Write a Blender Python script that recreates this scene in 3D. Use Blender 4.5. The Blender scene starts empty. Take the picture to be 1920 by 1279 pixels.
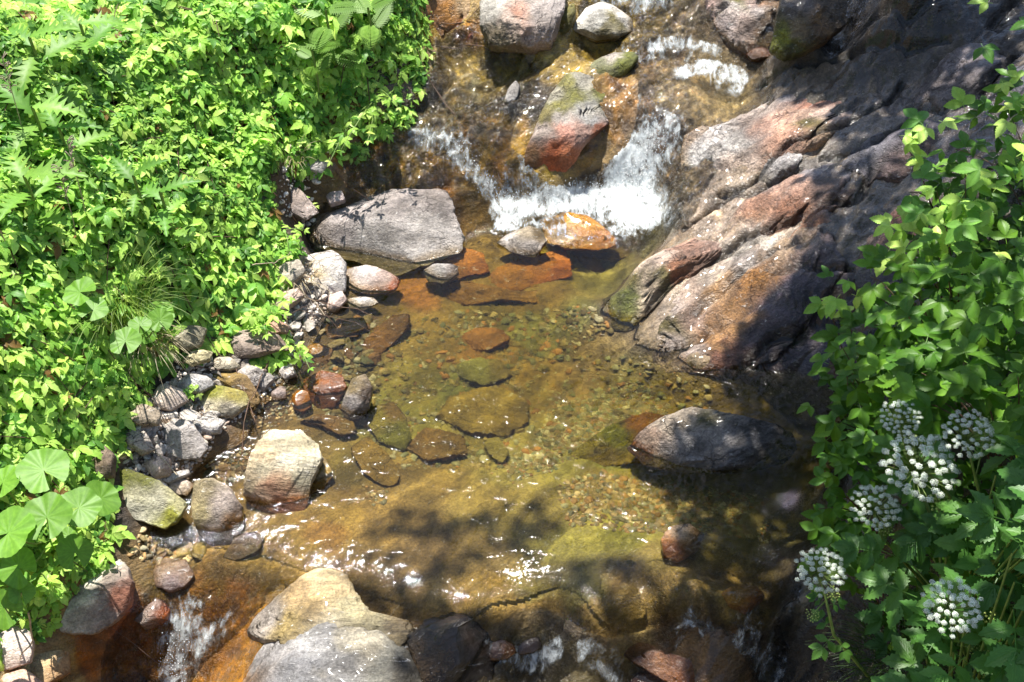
import bpy, math
import numpy as np
from math import radians, sin, cos, pi
C = bpy.context.scene
COL = C.collection
rng = np.random.default_rng(7)

# ------------------------------------------------------------------ camera, world, sun, exposure
CAM = np.array([0.0, -4.4, 4.4]); PITCH = radians(45); KPX = 36/45/1920
cd = bpy.data.cameras.new('camera'); cam = bpy.data.objects.new('camera', cd); COL.objects.link(cam)
cam.location = CAM; cam.rotation_euler = (radians(90)-PITCH, 0, 0)
cd.lens = 45; cd.sensor_width = 36; cd.clip_start = 0.05; cd.clip_end = 500
C.camera = cam
S = np.array([-0.13, 0.37, 0.92]); S /= np.linalg.norm(S)          # towards the sun
w = bpy.data.worlds.new('World'); C.world = w; w.use_nodes = True
nt = w.node_tree; bg = nt.nodes['Background']; sky = nt.nodes.new('ShaderNodeTexSky')
sky.sky_type = 'NISHITA'; sky.sun_disc = False
sky.sun_elevation = math.asin(S[2]); sky.sun_rotation = math.atan2(S[0], S[1])
nt.links.new(sky.outputs[0], bg.inputs[0]); bg.inputs[1].default_value = 0.10
ld = bpy.data.lights.new('sun', 'SUN'); sun = bpy.data.objects.new('sun', ld); COL.objects.link(sun)
ld.energy = 4.8; ld.cycles.is_caustics_light = True; ld.angle = radians(0.5); ld.color = (1.0, 0.96, 0.89)
sun.rotation_euler = (math.acos(S[2]), 0, math.atan2(S[0], -S[1]))
C.view_settings.view_transform = 'Standard'; C.view_settings.look = 'None'
C.view_settings.exposure = 1.25; C.view_settings.gamma = 1
C.cycles.max_bounces = 8; C.cycles.transparent_max_bounces = 24; C.cycles.sample_clamp_indirect = 6
C.cycles.caustics_reflective = False; C.cycles.caustics_refractive = True

# ------------------------------------------------------------------ small maths
_perm = np.random.default_rng(3).permutation(4096)
_grad = np.random.default_rng(4).normal(size=(4096, 3)); _grad /= np.linalg.norm(_grad, axis=1)[:, None]
def perlin(p):
    p = np.asarray(p, dtype=np.float64); i = np.floor(p).astype(np.int64); f = p-i
    u = f*f*f*(f*(f*6-15)+10); out = 0
    for a in (0, 1):
        for b in (0, 1):
            for c in (0, 1):
                h = _perm[(i[..., 0]+a) & 4095]; h = _perm[(h+i[..., 1]+b) & 4095]; h = _perm[(h+i[..., 2]+c) & 4095]
                g = _grad[h]; d = f-np.array([a, b, c])
                wgt = (u[..., 0] if a else 1-u[..., 0])*(u[..., 1] if b else 1-u[..., 1])*(u[..., 2] if c else 1-u[..., 2])
                out = out+wgt*(g*d).sum(-1)
    return out*1.5
def fbm(p, oct=4, ridge=False):
    p = np.asarray(p, dtype=np.float64); a = 1.0; s = 0; t = 0
    for k in range(oct):
        n = perlin(p*2.03**k+k*17.3)
        if ridge: n = 1-2*np.abs(n)
        s = s+a*n; t += a; a *= 0.5
    return s/t
def srgb(c, k=1.0):
    c = np.asarray(c, dtype=np.float64)/255
    return np.where(c < 0.04045, c/12.92, ((c+0.055)/1.055)**2.4)*k
def ss(a, b, x):
    t = np.clip((x-a)/(b-a), 0, 1); return t*t*(3-2*t)
def ray(u, v):
    u = np.asarray(u, float); v = np.asarray(v, float)
    X = (u-960)*KPX; Y = (639.5-v)*KPX; c, s = cos(PITCH), sin(PITCH)
    return np.stack([X, c+Y*s, -s+Y*c], -1)
def on_plane(u, v, z):
    d = ray(u, v); t = (z-CAM[2])/d[..., 2]; return CAM+d*t[..., None]
class RBF:                                                          # linear radial interpolation, no overshoot
    def __init__(s, P, V, eps=0.05, smooth=0.0):
        s.P = np.asarray(P, float)[:, :2]; V = np.asarray(V, float); s.e = eps
        D = np.sqrt(((s.P[:, None]-s.P[None])**2).sum(-1)+eps*eps); n = len(D)
        A = np.zeros((n+1, n+1)); A[:n, :n] = D - np.eye(n)*smooth; A[:n, n] = 1; A[n, :n] = 1
        s.w = np.linalg.solve(A, np.concatenate([V, [0]]))
    def __call__(s, x, y):
        sh = np.shape(x); x = np.ravel(np.clip(x, -6, 6)); y = np.ravel(np.clip(y, -4, 7)); out = np.empty(len(x))
        for i in range(0, len(x), 60000):
            q = slice(i, i+60000)
            D = np.sqrt((x[q, None]-s.P[:, 0])**2+(y[q, None]-s.P[:, 1])**2+s.e**2)
            out[q] = D@s.w[:-1]+s.w[-1]
        return out.reshape(sh)
def in_poly(x, y, P):
    x = np.asarray(x); y = np.asarray(y); r = np.zeros(x.shape, bool); n = len(P)
    for i in range(n):
        x1, y1 = P[i]; x2, y2 = P[(i+1) % n]
        if y1 == y2: continue
        r ^= ((y1 > y) != (y2 > y)) & (x < (x2-x1)*(y-y1)/(y2-y1)+x1)
    return r
def seg_dist(x, y, P, closed=False):
    n = len(P); d = np.full(np.shape(x), 1e9)
    for i in range(n if closed else n-1):
        a = np.array(P[i]); b = np.array(P[(i+1) % n]); ab = b-a
        t = np.clip(((x-a[0])*ab[0]+(y-a[1])*ab[1])/max(ab@ab, 1e-9), 0, 1)
        d = np.minimum(d, np.hypot(x-a[0]-t*ab[0], y-a[1]-t*ab[1]))
    return d
def idw(x, y, P, cols, pw=5):                                       # patchwork of colours round control points
    cols = np.asarray(cols, float); out = np.empty((len(x), cols.shape[1]))
    for i in range(0, len(x), 60000):
        q = slice(i, i+60000)
        D = (x[q, None]-P[:, 0])**2+(y[q, None]-P[:, 1])**2+1e-5
        W = D**(-pw/2); W /= W.sum(1)[:, None]; out[q] = W@cols
    return out

# ------------------------------------------------------------------ water level and bed height, from surveyed points
LV = [(1250,20,.58),(1100,10,.6),(1400,60,.56),(1060,90,.44),(850,125,.42),(950,125,.42),(1250,100,.46),(1330,95,.5),(1370,140,.42),(1330,190,.40),(1420,170,.40),
      (1250,235,.36),(1230,280,.25),(1200,330,.10),(1180,375,.02),(850,160,.40),(780,200,.34),(870,220,.33),(800,270,.25),(880,290,.22),(950,300,.2),(900,345,.1),(950,395,.02),(620,430,.02),(690,480,0),(600,490,0),(740,420,.01),
      (700,285,.24),(640,320,.22),(760,330,.17),(860,390,.06),(1080,400,.01),(1000,430,0),(1200,450,0),(900,520,0),(1100,560,0),(650,600,0),(800,700,0),(1100,700,0),
      (1350,740,0),(1550,880,0),(1450,950,0),(600,850,0),(500,780,.01),(700,930,0),(900,900,0),(1100,950,0),(900,1060,-.003),(1200,1080,-.003),(1400,1080,-.003),(750,1130,-.006),
      (900,1150,-.01),(1100,1160,-.012),(1300,1165,-.012),(1450,1160,-.012),(950,1215,-.12),(1100,1200,-.06),(1200,1215,-.12),(1400,1220,-.12),(1000,1279,-.32),(1200,1279,-.34),(1450,1279,-.36),(1300,1340,-.5),
      (600,990,-.003),(480,1000,-.012),(400,1060,-.06),(300,1020,-.04),(350,1130,-.13),(250,1190,-.2),(330,1200,-.26),(330,1279,-.4),(200,1260,-.32),(300,1350,-.5),(430,1180,-.2),(560,1080,-.02),(450,880,0),(380,860,0.01),(100,1279,-.3),
      (1700,30,.75),(1550,110,.55),(1900,-20,.9),(1200,-80,.65),(900,-60,.62),(2400,600,.2),(-400,900,-.1),(-300,200,.3),(2300,-100,1.0)]
LVP = np.array([on_plane(u, v, z) for u, v, z in LV]); LEVEL = RBF(LVP, [z for *_, z in LV], .16, .01)
def hit(u, v, f, off=0.0):                                          # where the line of sight meets a height field
    d = ray(u, v); sh = d.shape[:-1]; d = d.reshape(-1, 3)
    ts = np.linspace(2.2, 12.5, 170); t0 = np.full(len(d), ts[0]); t1 = np.full(len(d), ts[-1]); done = np.zeros(len(d), bool)
    for k in range(1, len(ts)):
        p = CAM+d*ts[k]; below = (p[:, 2] < f(p[:, 0], p[:, 1])+off) & ~done
        t0[below] = ts[k-1]; t1[below] = ts[k]; done |= below
        if done.all(): break
    for _ in range(12):
        m = (t0+t1)/2; p = CAM+d*m[:, None]; b = p[:, 2] < f(p[:, 0], p[:, 1])+off
        t1 = np.where(b, m, t1); t0 = np.where(b, t0, m)
    return (CAM+d*t1[:, None]).reshape(sh+(3,))
# bed: points with a depth under the level, then points with a height of their own
BD = [(1250,20,.03),(1100,85,.05),(850,125,.05),(950,120,.06),(1250,100,.03),(1370,140,.10),(1330,190,.08),(1420,170,.05),(1250,235,.03),(1220,290,.03),(1190,370,.12),(780,200,.012),
      (870,220,.012),(800,270,.012),(880,290,.02),(950,300,-.01),(900,345,.02),(950,395,.10),(700,285,.015),(650,320,.01),(760,330,.01),(860,400,.03),(1080,400,.16),(1000,430,.14),(1180,450,.22),
      (900,500,.16),(1050,520,.18),(1150,520,.28),(1000,590,.34),(900,580,.26),(800,600,.16),(700,600,.08),(640,600,.05),(800,700,.17),(950,700,.26),(1100,680,.30),(1150,760,.20),(1350,740,.22),(1250,700,.2),
      (1500,860,.25),(1420,960,.16),(700,720,.10),(640,830,.06),(560,800,.03),(500,780,.015),(700,900,.06),(850,850,.13),(1000,850,.14),(1100,850,.12),(1150,920,.12),(1000,920,.07),(900,1000,.05),(800,950,.04),
      (1050,1000,.035),(1200,1000,.04),(1350,1050,.10),(1000,1080,.05),(1450,1100,.12),(750,1050,.05),(700,1100,.05),(900,1120,.035),(1100,1130,.03),(1300,1120,.03),(1450,1150,.03),
      (950,1215,.02),(1100,1200,.015),(1250,1215,.02),(1400,1220,.015),(1000,1279,.02),(1200,1279,.02),(1450,1279,.02),(600,990,.02),(480,1000,.03),(400,1060,.02),(300,1020,.04),(350,1130,.015),(250,1190,.005),
      (330,1200,.015),(330,1279,.02),(200,1260,.0),(430,1180,.01),(560,1060,.012),(450,880,.02),(400,860,.015),(1600,60,.02),(1550,110,.02)]
BZ = [(620,320,.27),(570,430,.05),(600,540,.06),(560,620,.05),(530,690,.03),(480,740,.04),(390,840,.05),(330,880,.05),(250,1000,.02),(240,1060,.0),(60,1250,-.12),(100,1190,-.05),(450,650,.10),(330,760,.12),(250,880,.10),
      (520,480,.22),(540,350,.34),(450,300,.5),(300,500,.5),(150,750,.4),(0,1000,.35),(0,600,.7),(0,300,.95),(0,0,1.25),(300,0,1.1),(600,0,.9),(780,30,.65),(740,150,.48),(690,230,.36),(600,270,.36),(-300,600,1.1),(-300,0,1.7),(-300,1200,.7),
      (100,1100,.1),(860,50,.52),(900,85,.46),(820,80,.47),(980,10,.66),(1060,50,.55),(1200,-60,.72),(1340,10,.62),(1390,80,.50),(1450,110,.46),(1500,40,.75),(1700,-50,1.1),
      (1290,330,.2),(1260,400,.06),(1240,480,.05),(1160,560,.01),(1125,580,-.01),(1190,520,.05),(1190,600,-.01),(1225,655,.0),(1250,600,.07),(1300,690,.0),(1400,700,-.01),(1400,430,.22),(1500,350,.38),(1600,250,.56),(1700,150,.68),(1900,50,.9),(1700,400,.6),(1650,600,.35),
      (1560,780,-.08),(1600,830,.0),(1560,930,-.1),(1700,900,.5),(1900,700,1.0),(1900,1100,.8),(1650,1150,.15),(1560,1279,-.2),(1920,300,.95),(2300,600,1.5),(2300,0,1.5),(2300,1300,1.3),(1550,1000,-.12),(600,1130,-.02),(700,1200,-.05),(600,1279,-.09),(500,1230,-.10),(800,1200,-.05),
      (1500,560,.25),(1350,560,.08),(1450,620,.12),(1300,640,.0),(1040,250,.28),(1040,330,.14),(1120,150,.42),(1320,120,.4)]
pts = []; zs = []
for u, v, d in BD:
    p = hit(u, v, LEVEL); pts.append(p); zs.append(p[2]-(d if d < .1 else .1+(d-.1)*.55))
for u, v, z in BZ:
    p = on_plane(u, v, z); pts.append(p); zs.append(z)
BED = RBF(pts, zs, .08)
def W2(poly, f=None, off=0.0):                                      # photo outline -> outline on the ground
    P = hit(np.array([p[0] for p in poly]), np.array([p[1] for p in poly]), f or GROUND, off); return [tuple(q[:2]) for q in P]
GROUND = lambda x, y: np.maximum(BED(x, y), LEVEL(x, y)-.02)

# ------------------------------------------------------------------ object helpers
def tag(o, label=None, cat=None, group=None, kind=None):
    if label: o['label'] = label
    if cat: o['category'] = cat
    if group: o['group'] = group
    if kind: o['kind'] = kind
    return o
def empty(name, loc):
    o = bpy.data.objects.new(name, None); COL.objects.link(o); o.location = tuple(loc); o.empty_display_size = .05; return o
def mesh(name, V, F, mat, attrs=None, parent=None, smooth=True, origin=None):
    V = np.asarray(V, float); F = np.asarray(F)
    if origin is not None: V = V-np.asarray(origin)
    me = bpy.data.meshes.new(name); n = len(V); k = F.shape[1]
    me.vertices.add(n); me.vertices.foreach_set('co', V.astype(np.float32).ravel())
    me.loops.add(F.size); me.loops.foreach_set('vertex_index', F.astype(np.int32).ravel())
    me.polygons.add(len(F)); me.polygons.foreach_set('loop_start', np.arange(0, F.size, k, dtype=np.int32))
    me.polygons.foreach_set('use_smooth', np.full(len(F), smooth))
    me.update(calc_edges=True)
    for nm, a in (attrs or {}).items():
        a = np.asarray(a, np.float32)
        if a.ndim == 1:
            at = me.attributes.new(nm, 'FLOAT', 'POINT'); at.data.foreach_set('value', a)
        else:
            if a.shape[1] == 3: a = np.concatenate([a, np.ones((len(a), 1), np.float32)], 1)
            at = me.attributes.new(nm, 'FLOAT_COLOR', 'POINT'); at.data.foreach_set('color', a.ravel())
    me.materials.append(mat)
    o = bpy.data.objects.new(name, me); COL.objects.link(o)
    if origin is not None: o.location = tuple(origin)
    if parent: o.parent = parent; 
    if parent and origin is not None: o.location = tuple(np.asarray(origin)-np.array(parent.location))
    elif parent: o.location = tuple(-np.array(parent.location))
    return o
def tubes(paths, radii, sides=5):                                   # list of polylines -> one tube mesh
    Vs = []; Fs = []; b = 0
    for P, r in zip(paths, radii):
        P = np.asarray(P, float); n = len(P); r = np.broadcast_to(r, n) if np.ndim(r) else np.full(n, r)
        T = np.gradient(P, axis=0); T /= np.linalg.norm(T, axis=1)[:, None]+1e-9
        ref = np.array([0.3, 0.2, 1.0]) if abs(T[0, 2]) < .8 else np.array([1.0, .1, 0])
        A = np.cross(T, ref); A /= np.linalg.norm(A, axis=1)[:, None]+1e-9; B = np.cross(T, A)
        th = np.linspace(0, 2*pi, sides, endpoint=False)
        R = P[:, None]+r[:, None, None]*(A[:, None]*np.cos(th)[None, :, None]+B[:, None]*np.sin(th)[None, :, None])
        Vs.append(R.reshape(-1, 3))
        i = np.arange(n-1)[:, None]*sides; j = np.arange(sides)[None]; j2 = (j+1) % sides
        Fs.append(np.stack([i+j, i+j2, i+sides+j2, i+sides+j], -1).reshape(-1, 4)+b); b += n*sides
    return np.concatenate(Vs), np.concatenate(Fs)
def inst(tv, tf, R, T, sc):                                         # repeat one template: rotations, places, scales
    k = len(T); n = len(tv); sc = np.asarray(sc, float)
    if sc.ndim == 1: sc = sc[:, None]*np.ones(3)
    V = np.einsum('kij,kvj->kvi', R, tv[None]*sc[:, None])+T[:, None]
    F = tf[None]+(np.arange(k)*n)[:, None, None]
    return V.reshape(-1, 3), F.reshape(-1, tf.shape[1])
def frames(nrm, yaw):                                               # frames whose z is the normal, y turned by yaw
    nrm = nrm/np.linalg.norm(nrm, axis=1)[:, None]
    h = np.stack([np.cos(yaw), np.sin(yaw), np.zeros_like(yaw)], -1)
    h = h-(h*nrm).sum(1)[:, None]*nrm; h /= np.linalg.norm(h, axis=1)[:, None]
    x = np.cross(h, nrm); return np.stack([x, h, nrm], -1)

# ------------------------------------------------------------------ materials
def newmat(name):
    m = bpy.data.materials.new(name); m.use_nodes = True; t = m.node_tree; t.nodes.clear(); return m, t
def N(t, typ, **kw):
    n = t.nodes.new(typ)
    for k, v in kw.items():
        if k.startswith('i_'): n.inputs[int(k[2:]) if k[2:].isdigit() else k[2:].replace('_', ' ')].default_value = v
        else: setattr(n, k, v)
    return n
def math_(t, op, a, b=None, clamp=False):
    n = t.nodes.new('ShaderNodeMath'); n.operation = op; n.use_clamp = clamp
    for i, q in enumerate((a, b)):
        if q is None: continue
        if isinstance(q, (int, float)): n.inputs[i].default_value = q
        else: t.links.new(q, n.inputs[i])
    return n.outputs[0]
def mixc(t, fac, a, b, mode='MIX'):
    n = t.nodes.new('ShaderNodeMix'); n.data_type = 'RGBA'; n.blend_type = mode
    for i, q in ((0, fac), (6, a), (7, b)):
        if isinstance(q, (int, float)): n.inputs[i].default_value = q
        elif isinstance(q, tuple): n.inputs[i].default_value = q if len(q) == 4 else q+(1,)
        else: t.links.new(q, n.inputs[i])
    return n.outputs[2]
def ramp(t, x, a, b, lo=0.0, hi=1.0):
    n = t.nodes.new('ShaderNodeMapRange'); n.clamp = True; n.interpolation_type = 'SMOOTHSTEP'
    t.links.new(x, n.inputs[0]); n.inputs[1].default_value = a; n.inputs[2].default_value = b; n.inputs[3].default_value = lo; n.inputs[4].default_value = hi
    return n.outputs[0]
def noise(t, vec, scale, detail=5, rough=.6, dist=0.0):
    n = t.nodes.new('ShaderNodeTexNoise'); n.inputs['Scale'].default_value = scale; n.inputs['Detail'].default_value = detail
    n.inputs['Roughness'].default_value = rough; n.inputs['Distortion'].default_value = dist; t.links.new(vec, n.inputs['Vector']); return n.outputs[0]
def grain_coords(t, ang=40, sx=.22, sz=1.0):                        # world coordinates stretched along the rock's grain
    g = t.nodes.new('ShaderNodeNewGeometry'); mp = t.nodes.new('ShaderNodeMapping'); mp.vector_type = 'POINT'
    t.links.new(g.outputs['Position'], mp.inputs[0]); mp.inputs['Rotation'].default_value = (0.3, -0.25, radians(-ang))
    m2 = t.nodes.new('ShaderNodeMapping'); t.links.new(mp.outputs[0], m2.inputs[0]); m2.inputs['Scale'].default_value = (sx, 1, sz)
    return g.outputs['Position'], m2.outputs[0]
def rock_material(name, ang=40, stretch=.22, speck=.5, bump=1.0, vein=.5, fine=1.0, con=0.0, streak=0.0, crack=1.0):
    m, t = newmat(name); out = N(t, 'ShaderNodeOutputMaterial'); b = N(t, 'ShaderNodeBsdfPrincipled')
    t.links.new(b.outputs[0], out.inputs[0])
    col = N(t, 'ShaderNodeAttribute', attribute_name='Col').outputs['Color']
    wet = N(t, 'ShaderNodeAttribute', attribute_name='wet').outputs['Fac']
    pos, gr = grain_coords(t, ang, stretch)
    vo = N(t, 'ShaderNodeTexVoronoi', feature='DISTANCE_TO_EDGE'); vo.inputs['Scale'].default_value = 5.5
    wv = t.nodes.new('ShaderNodeVectorMath'); wv.operation = 'MULTIPLY_ADD'; nz_ = N(t, 'ShaderNodeTexNoise'); nz_.inputs['Scale'].default_value = 7; nz_.inputs['Detail'].default_value = 5; t.links.new(pos, nz_.inputs['Vector'])
    t.links.new(nz_.outputs['Color'], wv.inputs[0]); wv.inputs[1].default_value = (.45, .45, .45); t.links.new(gr, wv.inputs[2]); t.links.new(wv.outputs[0], vo.inputs['Vector'])
    crk = ramp(t, vo.outputs['Distance'], .0, .030, 1, 0); msk = noise(t, pos, 4.5, 3); crk = math_(t, 'MULTIPLY', crk, ramp(t, msk, .5, .6, 0, crack)); n5 = noise(t, pos, 95, 4, .7); n6 = noise(t, pos, 19, 7, .72, .8)
    n1 = noise(t, gr, 9, 9, .62, .4); n2 = noise(t, pos, 38, 6, .7); n3 = noise(t, gr, 42, 5, .65, .8); n4 = noise(t, pos, 6, 4, .6)
    c = mixc(t, ramp(t, n1, .32, .68, .0, 1.0), mixc(t, 1.0, col, (.62-con, .60-con, .58-con), 'MULTIPLY'), mixc(t, 1.0, col, (1.28+con, 1.26+con, 1.24+con), 'MULTIPLY'))
    c = mixc(t, ramp(t, n3, .60, .72, 0, vein), c, mixc(t, .6, col, (.55, .53, .50)))           # pale quartz streaks
    c = mixc(t, ramp(t, n2, .60, .70, 0, speck), c, mixc(t, 1.0, col, (.30, .27, .25), 'MULTIPLY'))  # dark specks
    c = mixc(t, ramp(t, n4, .58, .70, 0, .45), c, mixc(t, 1.0, col, (.8, .72, .55), 'MULTIPLY'))
    c = mixc(t, ramp(t, n6, .50, .60, 0, .5), c, mixc(t, 1.0, c, (1.34, 1.32, 1.28), 'MULTIPLY'))
    c = mixc(t, ramp(t, n6, .44, .36, 0, .5), c, mixc(t, 1.0, c, (.58, .54, .48), 'MULTIPLY'))
    c = mixc(t, ramp(t, n5, .35, .65, 0, 1), mixc(t, 1.0, c, (.74, .74, .74), 'MULTIPLY'), mixc(t, 1.0, c, (1.28, 1.28, 1.28), 'MULTIPLY'))
    if streak:
        n7 = noise(t, gr, 24, 8, .75, 1.0); c = mixc(t, ramp(t, n7, .53, .64, 0, streak), c, mixc(t, 1.0, c, (1.6, 1.58, 1.55), 'MULTIPLY')); c = mixc(t, ramp(t, n7, .46, .36, 0, streak), c, mixc(t, 1.0, c, (.38, .35, .33), 'MULTIPLY'))
    c = mixc(t, math_(t, 'MULTIPLY', crk, .75), c, mixc(t, 1.0, col, (.16, .13, .11), 'MULTIPLY'))
    hs = N(t, 'ShaderNodeHueSaturation'); t.links.new(c, hs.inputs['Color'])
    t.links.new(ramp(t, wet, 0, 1, 1.0, 1.18), hs.inputs['Saturation']); t.links.new(ramp(t, wet, 0, 1, 1.0, .82), hs.inputs['Value'])
    t.links.new(hs.outputs[0], b.inputs['Base Color'])
    r = ramp(t, n2, .3, .7, .62, .9); 
    mr = t.nodes.new('ShaderNodeMix'); t.links.new(wet, mr.inputs[0]); t.links.new(r, mr.inputs[2]); mr.inputs[3].default_value = .16; t.links.new(mr.outputs[0], b.inputs['Roughness'])
    cw = math_(t, 'MULTIPLY', wet, .9); t.links.new(cw, b.inputs['Coat Weight']); b.inputs['Coat Roughness'].default_value = .07; b.inputs['Coat IOR'].default_value = 1.33
    h = math_(t, 'ADD', math_(t, 'MULTIPLY', n1, 1.0), math_(t, 'ADD', math_(t, 'MULTIPLY', n3, .45), math_(t, 'ADD', math_(t, 'MULTIPLY', n6, .5), math_(t, 'ADD', math_(t, 'MULTIPLY', n2, .3*fine), math_(t, 'MULTIPLY', crk, -.6)))))
    bp = N(t, 'ShaderNodeBump'); bp.inputs['Strength'].default_value = .8; bp.inputs['Distance'].default_value = .026*bump
    t.links.new(h, bp.inputs['Height']); t.links.new(bp.outputs[0], b.inputs['Normal'])
    return m
M_ROCK = rock_material('schist', 40, .30, .45, .8, .55)
M_BOULDER = rock_material('weathered_boulder', 20, .55, .4, .75, .9, 1.0, .05, .25, .5)
M_SLAB = rock_material('banded_bedrock', 42, .13, .6, 2.4, .9, 1.6, .14, .8, .8)
M_SWIRL = rock_material('swirled_gneiss', 12, .16, .3, .9, 1.0, 1.0, .1, .5, 0.0)
M_PEB = rock_material('pebble', 10, 1.0, .3, .15, .3)
M_BED = rock_material('stream_bed', 50, .3, .55, 1.3, .35, 1.4, .12, .5, .25)

def leaf_material(name, trans=.45, rough=.42, veins=True, sat=1.0):
    m, t = newmat(name); out = N(t, 'ShaderNodeOutputMaterial')
    col = N(t, 'ShaderNodeAttribute', attribute_name='Col').outputs['Color']
    g = N(t, 'ShaderNodeNewGeometry'); n = noise(t, g.outputs['Position'], 60, 4)
    c = mixc(t, ramp(t, n, .3, .7), mixc(t, 1.0, col, (.84, .88, .8), 'MULTIPLY'), mixc(t, 1.0, col, (1.12, 1.08, 1.05), 'MULTIPLY'))
    b = N(t, 'ShaderNodeBsdfPrincipled'); b.inputs['Roughness'].default_value = rough; b.inputs['Specular IOR Level'].default_value = .4
    tr = N(t, 'ShaderNodeBsdfTranslucent'); mx = N(t, 'ShaderNodeMixShader'); mx.inputs[0].default_value = trans
    if veins:
        uv = N(t, 'ShaderNodeAttribute', attribute_name='luv'); sp = N(t, 'ShaderNodeSeparateColor'); t.links.new(uv.outputs['Color'], sp.inputs[0])
        ax = math_(t, 'ABSOLUTE', math_(t, 'SUBTRACT', sp.outputs[0], .5))
        ph = math_(t, 'SUBTRACT', math_(t, 'MULTIPLY', sp.outputs[1], 9.0), math_(t, 'MULTIPLY', ax, 7.0))
        tri = math_(t, 'ABSOLUTE', math_(t, 'SUBTRACT', math_(t, 'FRACT', ph), .5))
        vein = ramp(t, tri, .0, .13, 1, 0); mid = ramp(t, ax, .0, .035, 1, 0); vv = math_(t, 'MAXIMUM', math_(t, 'MULTIPLY', vein, .7), mid)
        c = mixc(t, math_(t, 'MULTIPLY', vv, .35), c, mixc(t, 1.0, col, (1.7, 1.45, 1.6), 'MULTIPLY'))
        bp = N(t, 'ShaderNodeBump'); bp.invert = True; bp.inputs['Strength'].default_value = .6; bp.inputs['Distance'].default_value = .003; t.links.new(vv, bp.inputs['Height'])
        t.links.new(bp.outputs[0], b.inputs['Normal'])
    t.links.new(c, b.inputs['Base Color'])
    t.links.new(mixc(t, 1.0, c, (1.1, 1.12, .75), 'MULTIPLY'), tr.inputs[0])
    t.links.new(b.outputs[0], mx.inputs[1]); t.links.new(tr.outputs[0], mx.inputs[2]); t.links.new(mx.outputs[0], out.inputs[0]); return m
M_LEAF = leaf_material('leaf', .40); M_LEAF_PLAIN = leaf_material('leaf_plain', .4, .5, False)
def plain(name, c, rough=.7, attr=False, bump=0):
    m, t = newmat(name); out = N(t, 'ShaderNodeOutputMaterial'); b = N(t, 'ShaderNodeBsdfPrincipled'); t.links.new(b.outputs[0], out.inputs[0])
    g = N(t, 'ShaderNodeNewGeometry'); n = noise(t, g.outputs['Position'], 45, 5)
    t.links.new(mixc(t, ramp(t, n, .3, .7), tuple(x*.7 for x in c), tuple(min(1, x*1.25) for x in c)), b.inputs['Base Color'])
    b.inputs['Roughness'].default_value = rough
    return m
M_STEM = plain('green_stem', (.16, .24, .05), .5); M_STEMD = plain('brown_stem', (.11, .06, .035), .7)
M_DRY = plain('dry_straw', (.42, .34, .23), .8); M_BARK = plain('bark', (.09, .07, .05), .9)
M_FLOR = plain('white_petals', (.62, .68, .56), .7)
M_FLORG = plain('green_buds', (.40, .50, .12), .7)

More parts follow.
